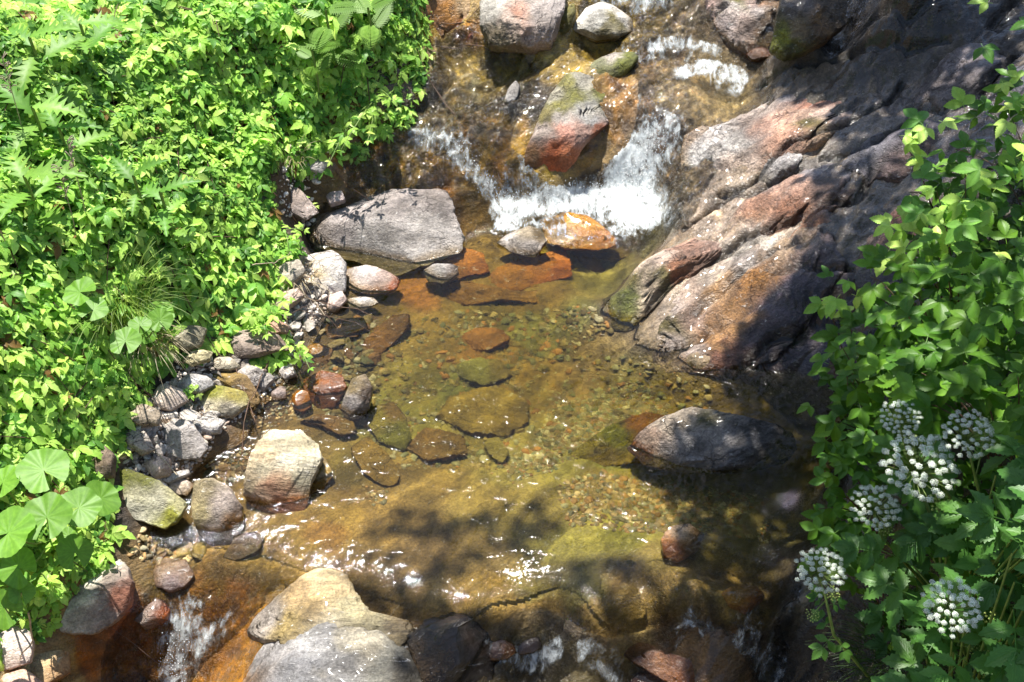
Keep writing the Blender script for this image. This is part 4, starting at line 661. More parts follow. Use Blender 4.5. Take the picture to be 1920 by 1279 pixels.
def gravel(name, zones, label=None, cat=None, zoff=.0):
    VV = []; FF = []; CC = []; b = 0; r = np.random.default_rng(99)
    for poly, n, s0, s1, cols in zones:
        xy = sample_poly(W2(poly), n, r); sz = s0*.9*(s1/s0*.8)**r.uniform(0, 1, n)**2.6; cols = np.array([srgb(c, KC) for c in cols])
        which = r.integers(0, 4, n)
        for k in range(4):
            q = which == k
            if not q.any(): continue
            tv, tf = pebble_template(k+5, 2 if s1 > .03 else 1); m = q.sum()
            nrm = np.stack([r.normal(0, .25, m), r.normal(0, .25, m), np.ones(m)], -1); R = frames(nrm, r.uniform(0, 2*pi, m))
            T = np.stack([xy[q, 0], xy[q, 1], bed_at(xy[q, 0], xy[q, 1])+sz[q]*.02+zoff], -1)
            V, F = inst(tv, tf, R, T, sz[q, None]*r.uniform(.75, 1.25, (m, 3)))
            c = cols[r.integers(0, len(cols), m)]*r.uniform(.9, 2.0, (m, 1)); CC.append(np.repeat(c, len(tv), 0)); VV.append(V); FF.append(F+b); b += len(V)
    V = np.concatenate(VV); Cc = np.concatenate(CC); lv = LEVEL(V[:, 0], V[:, 1]); wt = 1-ss(.0, .02, V[:, 2]-lv)
    o = mesh(name, V, np.concatenate(FF), M_PEB, {'Col': np.clip(Cc, .003, .9), 'wet': wt*.35*(V[:, 2] > lv-.01)}); tag(o, label, cat, kind='stuff'); return o
POOLC = [(150,130,80),(130,115,60),(165,145,95),(120,120,80),(160,115,60),(175,165,130),(110,95,55),(140,135,100)]
PALEC = [(190,180,140),(160,150,110),(140,150,120),(200,190,160),(150,120,80),(120,125,100),(170,130,90)]
RUSTC = [(170,135,85),(155,118,70),(185,160,115),(150,145,108),(122,112,85),(200,178,135),(150,128,85),(135,130,105)]
GREYC = [(225,216,205),(205,195,182),(232,220,205),(180,170,158),(238,230,220),(208,185,165)]
gravel('pool_gravel', [([(640,600),(800,570),(1000,620),(1150,650),(1350,720),(1300,770),(1200,790),(1080,850),(950,870),(700,860),(640,760)], 1700, .007, .042, POOLC),
  ([(1040,720),(1200,690),(1260,730),(1240,780),(1100,830),(1030,860),(980,850)], 2600, .006, .020, PALEC),
  ([(1045,890),(1130,865),(1330,880),(1340,950),(1260,985),(1190,990),(1060,975)], 950, .010, .032, RUSTC),
  ([(1250,880),(1450,890),(1450,980),(1330,990),(1260,950)], 900, .008, .02, POOLC),
  ([(850,560),(1100,560),(1150,620),(1000,650),(850,620)], 400, .01, .045, POOLC),
  ([(930,830),(1000,820),(1050,860),(960,890)], 260, .008, .022, PALEC),
  ([(590,640),(680,660),(720,760),(640,820),(600,770)], 300, .01, .04, POOLC),
  ([(680,900),(730,905),(720,945),(685,940)], 30, .012, .03, RUSTC)])
gravel('shore_gravel', [([(560,470),(640,560),(560,640),(540,700),(430,800),(370,880),(300,930),(240,900),(220,840),(260,760),(330,690),(450,650),(520,560)], 2200, .008, .035, GREYC),
  ([(380,860),(470,830),(460,900),(370,900)], 260, .008, .028, RUSTC), ([(260,990),(350,990),(380,1040),(300,1060),(240,1040)], 160, .01, .035, RUSTC),
  ([(500,720),(560,700),(600,760),(500,800),(440,800)], 240, .008, .028, RUSTC), ([(540,280),(620,290),(600,340),(560,420),(520,420)], 200, .008, .04, GREYC)])
# loose stones of the bank, one object each, copies of a few shapes
def loose(poly, n, s0, s1, cols, lab, group, seed, nm='loose_stone'):
    r = np.random.default_rng(seed); xy = sample_poly(W2(poly), n, r); protos = []
    for k in range(5):
        V, F = ICO[3]; o = r.uniform(-9, 9, 3); V = V*(1.25+.2*fbm(V*1.2+o, 3))[:, None]
        for _ in range(14):
            a = r.normal(size=3); a /= np.linalg.norm(a); V = V-np.maximum(0, V@a-r.uniform(.38, .72))[:, None]*a
        V = V*(1+.04*fbm(V*5+o, 3))[:, None]*np.array([1.15, .8, .45]); c = srgb(cols[k % len(cols)], KC)*(1+.25*fbm(V*2.5+o, 3))[:, None]
        me = mesh(nm, V, F, M_BOULDER, {'Col': np.clip(c, .01, .9), 'wet': np.zeros(len(V))}); protos.append(me)
    for k in range(n):
        p = protos[k % 5]; o = p if k < 5 else p.copy()
        if k >= 5: COL.objects.link(o)
        s = s0*(s1/s0)**r.uniform(0, 1); z = bed_at(xy[k:k+1, 0], xy[k:k+1, 1])[0]+s*.22
        o.location = (xy[k, 0], xy[k, 1], z); o.rotation_euler = (r.normal(0, .3), r.normal(0, .3), r.uniform(0, 6.28)); o.scale = (s, s, s); tag(o, lab, 'stone', group)
loose([(560,470),(620,560),(560,640),(500,690),(420,790),(300,900),(230,850),(280,740),(350,680),(470,650),(530,560)], 130, .022, .065, GREYC, 'small dry angular stone in the pale rubble along the left shore', 'loose rubble stones along the left shore', 5)
loose([(400,850),(450,840),(460,900),(380,890)], 14, .02, .04, RUSTC, 'small rusty brown stone in the wet gravel left of the cream stone', 'rusty stones in the wet gravel', 6)
loose([(255,1000),(350,990),(380,1040),(300,1050)], 14, .02, .05, [(165,140,70),(150,130,80),(170,150,100),(140,110,60)], 'small yellowish stone under the shallow water below the mossy grey stone', 'yellowish stones in the lower left shallows', 8)
loose([(600,600),(700,590),(700,700),(760,780),(660,780),(600,700)], 45, .03, .07, POOLC, 'brownish cobble lying under the shallow water near the left shore', 'cobbles under the shallow water', 9)


# ------------------------------------------------------------------ leaves and plants
def strip_leaf(rows, wf, length=1.0, fwd=.0, droop=.25, fold=.25, cols=3, wave=0.0):
    V = []; UV = []
    for i in range(rows):
        t = i/(rows-1); w_ = wf(t, i)
        for k in range(cols):
            a = (k/(cols-1)-.5)*2
            yy = t*length+fwd*abs(a)*w_*1.0; V.append([a*w_, yy, -droop*t*t*length+fold*abs(a)*w_*(1 if cols > 0 else 0)+wave*sin(t*17+a*2)*w_]); UV.append([.5+a*.5, t, 0])
    F = [[i*cols+k, i*cols+k+1, (i+1)*cols+k+1, (i+1)*cols+k] for i in range(rows-1) for k in range(cols-1)]
    return np.array(V), np.array(F), np.array(UV)
def ovate(wmax, serr=.08, peak=.38):
    def f(t, i):
        a = (t/peak)**.62 if t < peak else max(0, 1-((t-peak)/(1-peak))**1.75)
        return wmax*max(a, .02)*(1+(serr if i % 2 else -serr))*(1 if 0 < t < 1 else .2)
    return f
def lobed(wmax, n=6, depth=.75):
    def f(t, i):
        env = (t/.35)**.7 if t < .35 else max(0.02, 1-((t-.35)/.65)**1.3)
        ph = (t*n) % 1.0; return wmax*env*(1-depth*abs(ph*2-1)**.8)+.02
    return f
def combine(parts):                                                 # parts: (V, F, UV, angle about z, offset, scale, tilt)
    VV, FF, UU = [], [], []; b = 0
    for V, F, U, a, off, s, tl in parts:
        V = V*s; c, s_ = cos(tl), sin(tl); V = np.stack([V[:, 0], V[:, 1]*c-V[:, 2]*s_, V[:, 1]*s_+V[:, 2]*c], -1)
        c, s_ = cos(a), sin(a); V = np.stack([V[:, 0]*c-V[:, 1]*s_, V[:, 0]*s_+V[:, 1]*c, V[:, 2]], -1)+np.array(off)
        VV.append(V); FF.append(F+b); UU.append(U); b += len(V)
    return np.concatenate(VV), np.concatenate(FF), np.concatenate(UU)
def stalk(L, w_=.012): return np.array([[-w_, 0, 0], [w_, 0, 0], [w_, L, 0], [-w_, L, 0.0]]), np.array([[0, 1, 2, 3]]), np.array([[.5, .5, 0]]*4)
def tri(L, rows=9, cols=3, wd=.28, droop=.3, fold=.3, five=False):
    lf = strip_leaf(rows, ovate(wd, .10), 1, .12, droop, fold, cols); st = stalk(.45)
    ps = [(*st, 0, (0, 0, 0), 1, 0), (*lf, 0, (0, .45, 0), 1.0, -.1), (*lf, 1.15, (0, .34, 0), .86, -.15), (*lf, -1.15, (0, .34, 0), .86, -.15)]
    if five: ps += [(*lf, 1.7, (0, .18, 0), .6, -.1), (*lf, -1.7, (0, .18, 0), .6, -.1)]
    V, F, U = combine(ps); return V*L, F, U
def foliage(name, tmpl, T, nrm, yaw, size, cols, mat, parent=None, origin=None, label=None):
    tv, tf, tu = tmpl; R = frames(nrm, yaw); V, F = inst(tv, tf, R, T, size)
    C_ = np.repeat(cols, len(tv), 0); U = np.tile(tu, (len(T), 1))
    return mesh(name, V, F, mat, {'Col': np.clip(C_, .002, .9), 'luv': U}, parent, True, origin)
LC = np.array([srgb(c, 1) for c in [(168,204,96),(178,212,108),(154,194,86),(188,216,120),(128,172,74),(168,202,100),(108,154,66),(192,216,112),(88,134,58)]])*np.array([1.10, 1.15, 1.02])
LC_SHADE = np.array([srgb(c, 1) for c in [(84,136,36),(100,150,40),(74,122,34),(112,160,44),(92,142,38)]])*.8  # leaf greens darkened, putting the right bank's shade into the colour
def pick(cols, n, r, var=.22):
    return cols[r.integers(0, len(cols), n)]*r.uniform(1-var, 1+var, (n, 1))
T_TRI = tri(1.0, 9, 3, .25, .3, .22); T_TRIB = tri(1.0, 17, 5, .30, .25, .28); T_FIVE = tri(1.0, 11, 3, .25, .3, .3, True)
_l = strip_leaf(9, ovate(.27, .07, .42), 1, .1, .28, .22, 3); _s = stalk(.5)
T_PAIR = combine([(*_s, 0, (0, 0, 0), 1, 0), (*_l, 1.5, (0, .02, 0), .95, -.05), (*_l, -1.5, (0, .02, 0), .95, -.1), (*_l, .1, (0, .10, .06), .72, .1), (*_l, 3.0, (0, -.02, .05), .7, .05), (*_l, .8, (0, .12, .16), .42, .35), (*_l, -2.3, (0, .1, .16), .42, .35)])
LEFT = [(805,-150),(803,60),(800,110),(770,160),(762,195),(735,205),(700,245),(655,275),(600,285),(560,282),(520,300),(505,345),(525,400),(560,440),(535,500),(500,560),(535,600),(520,640),(470,640),(430,612),(370,620),(320,640),(275,665),(250,740),(262,735),(215,790),(195,845),(190,890),(200,960),(180,1060),(105,1110),(95,1150),(20,1180),(-350,1250),(-450,500),(-350,-150)]
LP = W2(LEFT, BED, .14)
r = np.random.default_rng(21)
xy = sample_poly(LP, 17500, r); ed = seg_dist(xy[:, 0], xy[:, 1], LP, True)
def canopy(px, py, e):
    q = np.stack([px, py, px*0], -1); return .05+.22*ss(0, .6, e)+.085*fbm(q*1.9+3, 3)*ss(0, .3, e)+.085*fbm(q*6+8, 3)
gz = BED(xy[:, 0], xy[:, 1]); top = canopy(xy[:, 0], xy[:, 1], ed); e_ = .04
gx_ = (BED(xy[:, 0]+e_, xy[:, 1])+canopy(xy[:, 0]+e_, xy[:, 1], ed)-gz-top)/e_; gy_ = (BED(xy[:, 0], xy[:, 1]+e_)+canopy(xy[:, 0], xy[:, 1]+e_, ed)-gz-top)/e_
dp = np.abs(r.normal(0, .06, len(xy))); z = gz+np.maximum(top-dp, .015); 
nrm = np.stack([-gx_*.45+.12, -gy_*.45+.06, np.ones(len(xy))], -1)+r.normal(0, .30, (len(xy), 3))*np.array([1, 1, .2]); nrm[:, 2] = np.maximum(nrm[:, 2], .3)
sz = r.uniform(.042, .084, len(xy))*(1-.25*ss(.0, .5, dp/.1)); big = fbm(np.stack([xy[:, 0]*1.3, xy[:, 1]*1.3, xy[:, 0]*0], -1), 2); sz *= 1+.25*big
cols = pick(LC, len(xy), r, .2)*(1+.25*big)[:, None]
dead = r.random(len(xy)) < .018; cols[dead] = srgb((150,115,62), 1)*.8; T = np.stack([xy[:, 0], xy[:, 1], z], -1)
sel = fbm(np.stack([xy[:, 0]*1.1, xy[:, 1]*1.1, xy[:, 0]*0+40], -1), 3)+r.normal(0, .22, len(xy)); q3 = sel > .06; q = (~q3) & (r.random(len(xy)) < .7); q5 = ~(q | q3)
V3, F3_ = inst(T_PAIR[0], T_PAIR[1], frames(nrm[q3], r.uniform(0, 6.28, q3.sum())), T[q3], sz[q3]*.95); C3 = np.repeat(cols[q3]*np.array([.86, .92, .85]), len(T_PAIR[0]), 0); U3 = np.tile(T_PAIR[2], (q3.sum(), 1))
tv, tf, tu = T_TRI; V1, F1 = inst(tv, tf, frames(nrm[q], r.uniform(0, 6.28, q.sum())), T[q], sz[q]*1.0); C1 = np.repeat(cols[q], len(tv), 0); U1 = np.tile(tu, (q.sum(), 1))
t2 = T_FIVE; V2, F2_ = inst(t2[0], t2[1], frames(nrm[q5], r.uniform(0, 6.28, q5.sum())), T[q5], sz[q5]*.9); C2 = np.repeat(cols[q5], len(t2[0]), 0); U2 = np.tile(t2[2], (q5.sum(), 1))
o = mesh('undergrowth', np.concatenate([V1, V2, V3]), np.concatenate([F1, F2_+len(V1), F3_+len(V1)+len(V2)]), M_LEAF, {'Col': np.concatenate([C1, C2, C3]), 'luv': np.concatenate([U1, U2, U3])}); tag(o, kind='stuff')
# brown canes running through it
xs = sample_poly(LP, 240, r); paths = []
for k in range(len(xs)):
    a = r.uniform(0, 6.28); L = r.uniform(.25, .6); t = np.linspace(0, 1, 7); px = xs[k, 0]+cos(a)*L*t; py = xs[k, 1]+sin(a)*L*t-.1*t
    e = seg_dist(px, py, LP, True); paths.append(np.stack([px, py, BED(px, py)+canopy(px, py, e)*(1-.9*(1-np.sin(t*pi*.9+.1)))], -1))
V, F = tubes(paths, [r.uniform(.0014, .003) for _ in paths], 4); o = mesh('bramble_canes', V, F, M_STEMD, {}); tag(o, kind='stuff')

def leafy_plant(name, label, cat, root, tips, tmpl, leafn, size, colset, seed, group=None, stem=M_STEM, mat=M_LEAF, srad=.003, up=(0, -.15, 1), spread=.35):
    """stems rise from the root to each tip; leaves sit alternately along their upper half"""
    r = np.random.default_rng(seed); e = empty(name, root); tag(e, label, cat, group); root = np.array(root); paths = []; Ts = []; Ns = []; Ys = []; Sz = []
    for tp in tips:
        tp = np.array(tp); d = tp-root; t = np.linspace(0, 1, 9)[:, None]
        mid = root+d*t+np.array([0, 0, 1])*np.sin(t*pi)*.12*np.linalg.norm(d)+r.normal(0, .02, 3)*np.sin(t*pi); paths.append(mid)
        for k in range(leafn):
            f = 1-.62*(k/max(1, leafn))**1.15; p = root+d*f+np.array([0, 0, 1])*sin(f*pi)*.12*np.linalg.norm(d)
            Ts.append(p); Ns.append(np.array(up)+r.normal(0, spread, 3)*np.array([1, 1, .3])); Ys.append(math.atan2(d[1], d[0])+k*2.4+r.normal(0, .3)); Sz.append(size*(.45+.55*min(1, (k+.6)/2.2))*r.uniform(.8, 1.15))
    V, F = tubes(paths, [np.linspace(srad, srad*.45, 9)]*len(paths), 5); mesh('stem', V, F, stem, {}, e)
    n = len(Ts); Ns = np.array(Ns); Ns[:, 2] = np.maximum(Ns[:, 2], .35); foliage('foliage', tmpl, np.array(Ts), Ns, np.array(Ys), np.array(Sz), pick(colset, n, r), mat, e); return e
def P_(u, v, z): return tuple(on_plane(u, v, z))
def gpt(u, v, off=0.0): p = hit(u, v, BED); return (p[0], p[1], p[2]+off)
SPR = [('leafy bramble sprig reaching out over the brown wet rock', (545,650), [(580,690,.12),(560,655,.15)], 4, .05), ('small maple like seedling growing among the grey stones', (355,745), [(352,725,.2),(372,735,.2)], 3, .05),
 ('green sprig poking out above the trickle at the head of the large boulder', (575,400), [(592,385,.22),(560,372,.25)], 3, .04), ('low bramble tip hanging over the dark hollow in the rubble', (470,600), [(480,590,.3),(530,590,.25),(500,625,.22),(540,560,.25)], 6, .055),
 ('bramble tip leaning over the dry grey stones near the left edge', (230,720), [(225,745,.42),(190,740,.45),(210,690,.45)], 5, .06), ('bramble tip beside the whitish leaning slab', (520,440), [(560,455,.32),(540,480,.3),(570,430,.32)], 5, .045),
 ('trailing bramble shoot at the upper stream edge', (700,190), [(745,200,.62),(690,262,.5),(640,280,.5),(620,300,.42)], 6, .05), ('wilted light green sprig above the corner stones at the lower left', (70,1090), [(95,1100,.3),(60,1120,.3),(110,1070,.3)], 5, .055)]
for k, (lab, rt, tps, n, s) in enumerate(SPR): leafy_plant('bramble_sprig', lab, 'sprig', gpt(*rt), [P_(*t) for t in tps], T_TRI, n, s, LC, 50+k, 'sprigs at the edge of the left thicket')

# jagged leaved plants in the left thicket
lob = strip_leaf(43, lobed(.30, 7, .80), 1, .55, .35, .15, 5)
T_LOB = lob
def rosette(name, label, cat, px, z, n, size, tmpl, cset, seed, group=None, tilt=.75, mat=M_LEAF_PLAIN, stemh=.5):
    r = np.random.default_rng(seed); c = hit(np.array([px[0]]), np.array([px[1]]), BED, z)[0]; base = (c[0], c[1], float(BED(c[0:1], c[1:2])[0])); e = empty(name, base); tag(e, label, cat, group)
    V, F = tubes([np.array([base, (np.array(base)+c)/2+[.01, 0, 0], c])], [.007], 6); mesh('stem', V, F, M_STEM, {}, e)
    for k in range(n):
        a = k*2.4+r.uniform(-.3, .3); el = r.uniform(.15, tilt); nn = np.array([[-cos(a)*sin(el), -sin(a)*sin(el)-.12, cos(el)]]); 
        foliage('leaf', tmpl, np.array([c-[0, 0, .045*k]]), nn, np.array([a]), np.array([size*r.uniform(.75, 1.1)]), pick(cset, 1, r, .15), mat, e)
    return e
THC = np.array([srgb(c, 1) for c in [(132,182,72),(144,192,80),(112,166,62)]])*.72
for k, (u, v, z, n, s, lab) in enumerate([(55,70,1.62,8,.30,'large jagged leaved plant in the far top left corner'),(45,330,1.38,9,.30,'jagged leaved plant at the left edge, a quarter of the way down'),(150,45,1.55,7,.26,'jagged leaved plant to the right of the top left corner one'),
    (110,240,1.42,7,.24,'jagged leaved plant below the top left pair'),(300,360,1.05,7,.20,'smaller jagged leaved plant in the middle of the left thicket'),(60,200,1.45,7,.26,'jagged leaved plant low beside the left edge under the corner one'),(250,330,1.12,6,.19,'jagged leaved plant beside the dried seed head')]):
    rosette('thistle_plant', lab, 'thistle', (u, v), .38, n, s*.9, T_LOB, THC, 70+k, 'jagged leaved plants in the left thicket')
# ferns
pin = strip_leaf(9, ovate(.12, .25, .2), 1, .1, .1, .1, 3)
def frond(n=17):
    ps = [(*stalk(1.0, .006), 0, (0, 0, 0), 1, 0)]
    for k in range(n):
        t = .12+.86*k/n; L = .30*(sin(pi*min(1, (t*.9+.12)))**.8)*(1.05-t*.35)+.02; ps += [(*pin, 1.25, (0, t, -.18*t*t), L, 0), (*pin, -1.25, (0, t, -.18*t*t), L, 0)]
    return combine(ps)
T_FERN = frond(); FEC = np.array([srgb(c, 1) for c in [(140,185,72),(125,172,62)]])*.62
for u, v, z, n, s, lab in [(610,18,1.2,6,.40,'fern with arching fronds at the top of the left thicket'),(690,15,1.1,5,.34,'fern at the top of the thicket close to the stream corner'),(585,95,1.08,4,.26,'small fern below the arching one in the left thicket')]:
    rosette('fern', lab, 'fern', (u, v), .36, n, s*.72, T_FERN, FEC, int(u), 'ferns in the left thicket', .5)
# butterbur: round scalloped leaves
def round_leaf(na=72, nr=7):
    V = [[0, 0, 0]]; U = [[1, 0, 0]]; F = []
    for j in range(1, nr+1):
        q = j/nr
        for i in range(na+1):
            a = -pi/2+radians(20)*(1-q*.2)+(2*pi-2*radians(20)*(1-q*.2))*i/na; R = q*(1+(.035*abs(sin(a*15))+.05*sin(a*5+1)+.03*sin(a*3+2)) * q**3)
            vein = abs(((i/na*9) % 1)-.5)*2; V.append([R*cos(a), R*sin(a), .16*q*q*(1-.5*q)+.018*q*cos(vein*pi)+.05*sin(a*3)*q*q+.035*sin(a*8+1)*q**3]); U.append([1 if (1-vein) < .08 or vein < .06 else 0, q, 0])
    for j in range(nr):
        for i in range(na):
            if j == 0: F.append([0, 1+i, 2+i, 2+i])
            else: b = 1+(j-1)*(na+1)+i; c = b+na+1; F.append([b, c, c+1, b+1])
    return np.array(V), np.array(F), np.array(U)
RL = round_leaf(); fq = RL[1].copy()
tri0 = fq[fq[:, 2] == fq[:, 3]]; RLV = np.concatenate([RL[0], RL[0][:1]]); RLU = np.concatenate([RL[2], RL[2][:1]])
m0 = fq[:, 2] == fq[:, 3]; fq2 = fq[~m0]; V0 = RLV; F0 = np.concatenate([np.stack([fq[m0][:, 0], fq[m0][:, 1], fq[m0][:, 2], np.full(m0.sum(), len(RLV)-1)], -1), fq2])
BUC = srgb((132,186,66), 1)*.62
def butterbur(label, root, leaves, seed):
    r = np.random.default_rng(seed); b = gpt(*root); e = empty('butterbur_plant', b); tag(e, label, 'butterbur', 'butterbur plants on the left bank')
    for (u, v, z, rp, tx, ty) in leaves:
        c = np.array(P_(u, v, z)); t = np.linalg.norm(c-CAM); R = rp*KPX*t; nn = np.array([[tx, ty-.25, 1.0]]); fr = frames(nn, np.array([r.uniform(-1.2, 1.2)-pi/2+pi]))
        V, F = inst(V0, F0, fr, c[None], np.array([R])); cc = BUC*r.uniform(.85, 1.1); Cv = cc*np.where(RLU[:, :1] > .5, 1.16, 1.0)*(1+.08*fbm(V0*4+seed, 3))[:, None]
        lo = mesh('leaf', V, F, M_LEAF_PLAIN, {'Col': Cv, 'luv': RLU}, e)
        pts_ = np.array([np.array(b)*(1-q)+c*q+np.array([0, 0, -.05*sin(q*pi)]) for q in np.linspace(0, 1, 6)]); V, F = tubes([pts_], [.004], 5); mesh('leaf_stalk', V, F, M_STEM, {}, e)
butterbur('butterbur with large round leaves beside the mossy grey stone at the lower left', (90,1010), [(82,882,.62,44,.1,.1),(88,970,.60,44,-.1,0),(148,952,.56,38,.25,.1),(188,935,.48,34,.6,.1),(15,1000,.58,48,-.2,.1),(140,1035,.42,30,.3,-.4),(5,905,.6,34,-.3,.2),(35,1065,.45,34,-.2,-.3),(128,1005,.40,18,0,0)], 5)
butterbur('butterbur with a few crinkled leaves in the middle of the left thicket', (240,640), [(235,640,.66,28,0,0),(175,580,.78,26,.1,.1),(150,548,.82,30,-.2,.1),(300,600,.62,22,.3,-.2),(262,610,.66,20,.1,.2)], 6)
butterbur('single broad butterbur leaf above the shaded lichen stone', (300,620), [(300,590,.5,26,.1,-.1),(272,625,.46,20,.3,-.4)], 8)
butterbur('pale wilting butterbur leaf at the lower left corner', (10,1130), [(8,1140,.35,34,-.1,-.4),(40,1110,.38,22,.4,-.2)], 9)

# grass blades and straw
def blades(n, c, rad, L, seed, lean=(0, 0, 0), w_=.002, rows=6, zf=None):
    r = np.random.default_rng(seed); VV = []; FF = []
    for k in range(n):
        a = r.uniform(0, 6.28); q = r.uniform(0, 1)**.5*rad; p = np.array([c[0]+cos(a)*q, c[1]+sin(a)*q, c[2]]); l = L*r.uniform(.5, 1.1); dr = np.array([cos(a), sin(a), 0])*r.uniform(.2, .9)+np.array(lean)+r.normal(0, .15, 3)
        t = np.linspace(0, 1, rows)[:, None]; P = p+l*(np.array([0, 0, 1])*(t-.55*t**2.2)+dr*t**1.5*.8); sd = np.cross(dr+[0, 0, .01], [0, 0, 1]); sd /= np.linalg.norm(sd)+1e-9; ww = w_*(1-t**2)+.0002
        VV.append(np.stack([P-sd*ww, P+sd*ww], 1).reshape(-1, 3)); b = k*rows*2; FF += [[b+2*i, b+2*i+1, b+2*i+3, b+2*i+2] for i in range(rows-1)]
    return np.concatenate(VV), np.array(FF)
GC = srgb((95,140,50), 1)*.6
def grass(label, u, v, z, n, rad, L, seed, colr=GC, lean=(0, 0, 0), mat=None, w_=.002, name='grass_tuft', cat='grass tuft'):
    c = gpt(u, v) if z is None else P_(u, v, z); V, F = blades(n, c, rad, L, seed, lean, w_); r = np.random.default_rng(seed)
    cc = np.repeat(colr*r.uniform(.6, 1.3, (n, 1)), 12, 0); o = mesh(name, V, F, mat or M_LEAF_PLAIN, {'Col': cc, 'luv': cc*0}, origin=c); tag(o, label, cat); return o
grass('tuft of thin grass amid the leaves in the middle of the left thicket', 225, 585, None, 260, .16, .5, 1, srgb((140,170,80), 1)*.6)
grass('drooping fine dark grass clump in the lower right shade', 1715, 1250, .55, 900, .20, .24, 2, srgb((80,120,45), 1)*.5, (-.1, -.2, 0), w_=.0012)
grass('sparse grass stems leaning over the black water at the lower right', 1650, 1310, .3, 22, .10, .28, 3, srgb((120,140,80), 1)*.5, (-.25, .1, .1), w_=.0012)
STR = np.array([.40, .33, .22])
grass('dry straw heap between the thicket and the whitish slab', 560, 520, None, 60, .10, .2, 4, STR, (.2, -.3, -.3), w_=.0018, name='straw_heap', cat='dry straw')
grass('dry straw spilling from the thicket over the shaded lichen stone', 285, 640, None, 70, .09, .26, 5, STR, (.4, -.6, -.3), w_=.0016, name='straw_heap', cat='dry straw')
grass('wisp of dead grass by the grey speckled stone at the upper leaf edge', 545, 300, None, 50, .07, .2, 6, STR, (-.2, -.2, -.2), w_=.0016, name='straw_heap', cat='dry straw')
TW = [('long grey twig lying over the rubble below the leaf edge', [(190,760,.18),(240,800,.16),(290,845,.14),(330,890,.10)], .004), ('thin forked twig near the mossy grey stone', [(205,885,.2),(225,850,.18),(235,820,.2)], .0035),
  ('pale twig slanting from the straw to the grey flat stone', [(262,640,.28),(310,690,.2),(350,720,.15)], .003), ('bare reddish cane arching out by the straw heap', [(470,495,.42),(515,492,.38),(545,475,.36)], .0025),
  ('pair of dead stems at the lower left corner', [(55,1150,.25),(60,1200,.12),(35,1235,.02)], .004), ('thin upright dead stem beside the butterbur', [(197,975,.3),(198,1020,.05)], .0025), ('dry stalk across the tan flat stone', [(548,530,.25),(580,560,.14),(612,590,.08)], .003)]
for k, (lab, pp, rd) in enumerate(TW):
    P = [np.array(P_(*q)) for q in pp]; P = np.array([P[int(min(i, len(P)-2))]*(1-(t-int(min(i, len(P)-2))))+P[int(min(i, len(P)-2))+1]*(t-int(min(i, len(P)-2))) for t in np.linspace(0, len(P)-1, 9) for i in [int(t)]])
    P += np.random.default_rng(k).normal(0, .004, P.shape); V, F = tubes([P], [np.linspace(rd, rd*.5, 9)], 6); o = mesh('twig', V, F, M_DRY, {}, origin=P[0]); tag(o, lab, 'twig')

for k, (u, v, hgt, lab) in enumerate([(150,400,.62,'dried brown seed head on a grey stem at the left edge of the thicket'), (128,425,.55,'lower dried seed head beside the taller one'), (30,240,.6,'dark budding thistle stalk near the left edge')]):
    c = hit(np.array([float(u)]), np.array([float(v)]), BED, .25)[0]; c[2] = BED(c[0:1], c[1:2])[0]; r = np.random.default_rng(900+k); e = empty('seed_stalk', c); tag(e, lab, 'seed head')
    top_ = c+np.array([.03, .02, hgt]); V, F = tubes([np.array([c, (c+top_)/2+[.01, 0, 0], top_])], [.0022], 5); mesh('stem', V, F, M_DRY, {}, e)
    pp = []; 
    for q in range(26):
        a = r.uniform(0, 6.28); z0 = r.uniform(.72, 1.0); b0 = c+(top_-c)*z0; pp.append(np.array([b0, b0+np.array([cos(a)*.018, sin(a)*.018, .012]), b0+np.array([cos(a)*.03, sin(a)*.03, .006+r.uniform(0, .015)])]))
    V, F = tubes(pp, [np.array([.001, .0022, .003])]*len(pp), 5); mesh('seed_head', V, F, plain('dry_seed', (.22, .17, .13), .9), {}, e)

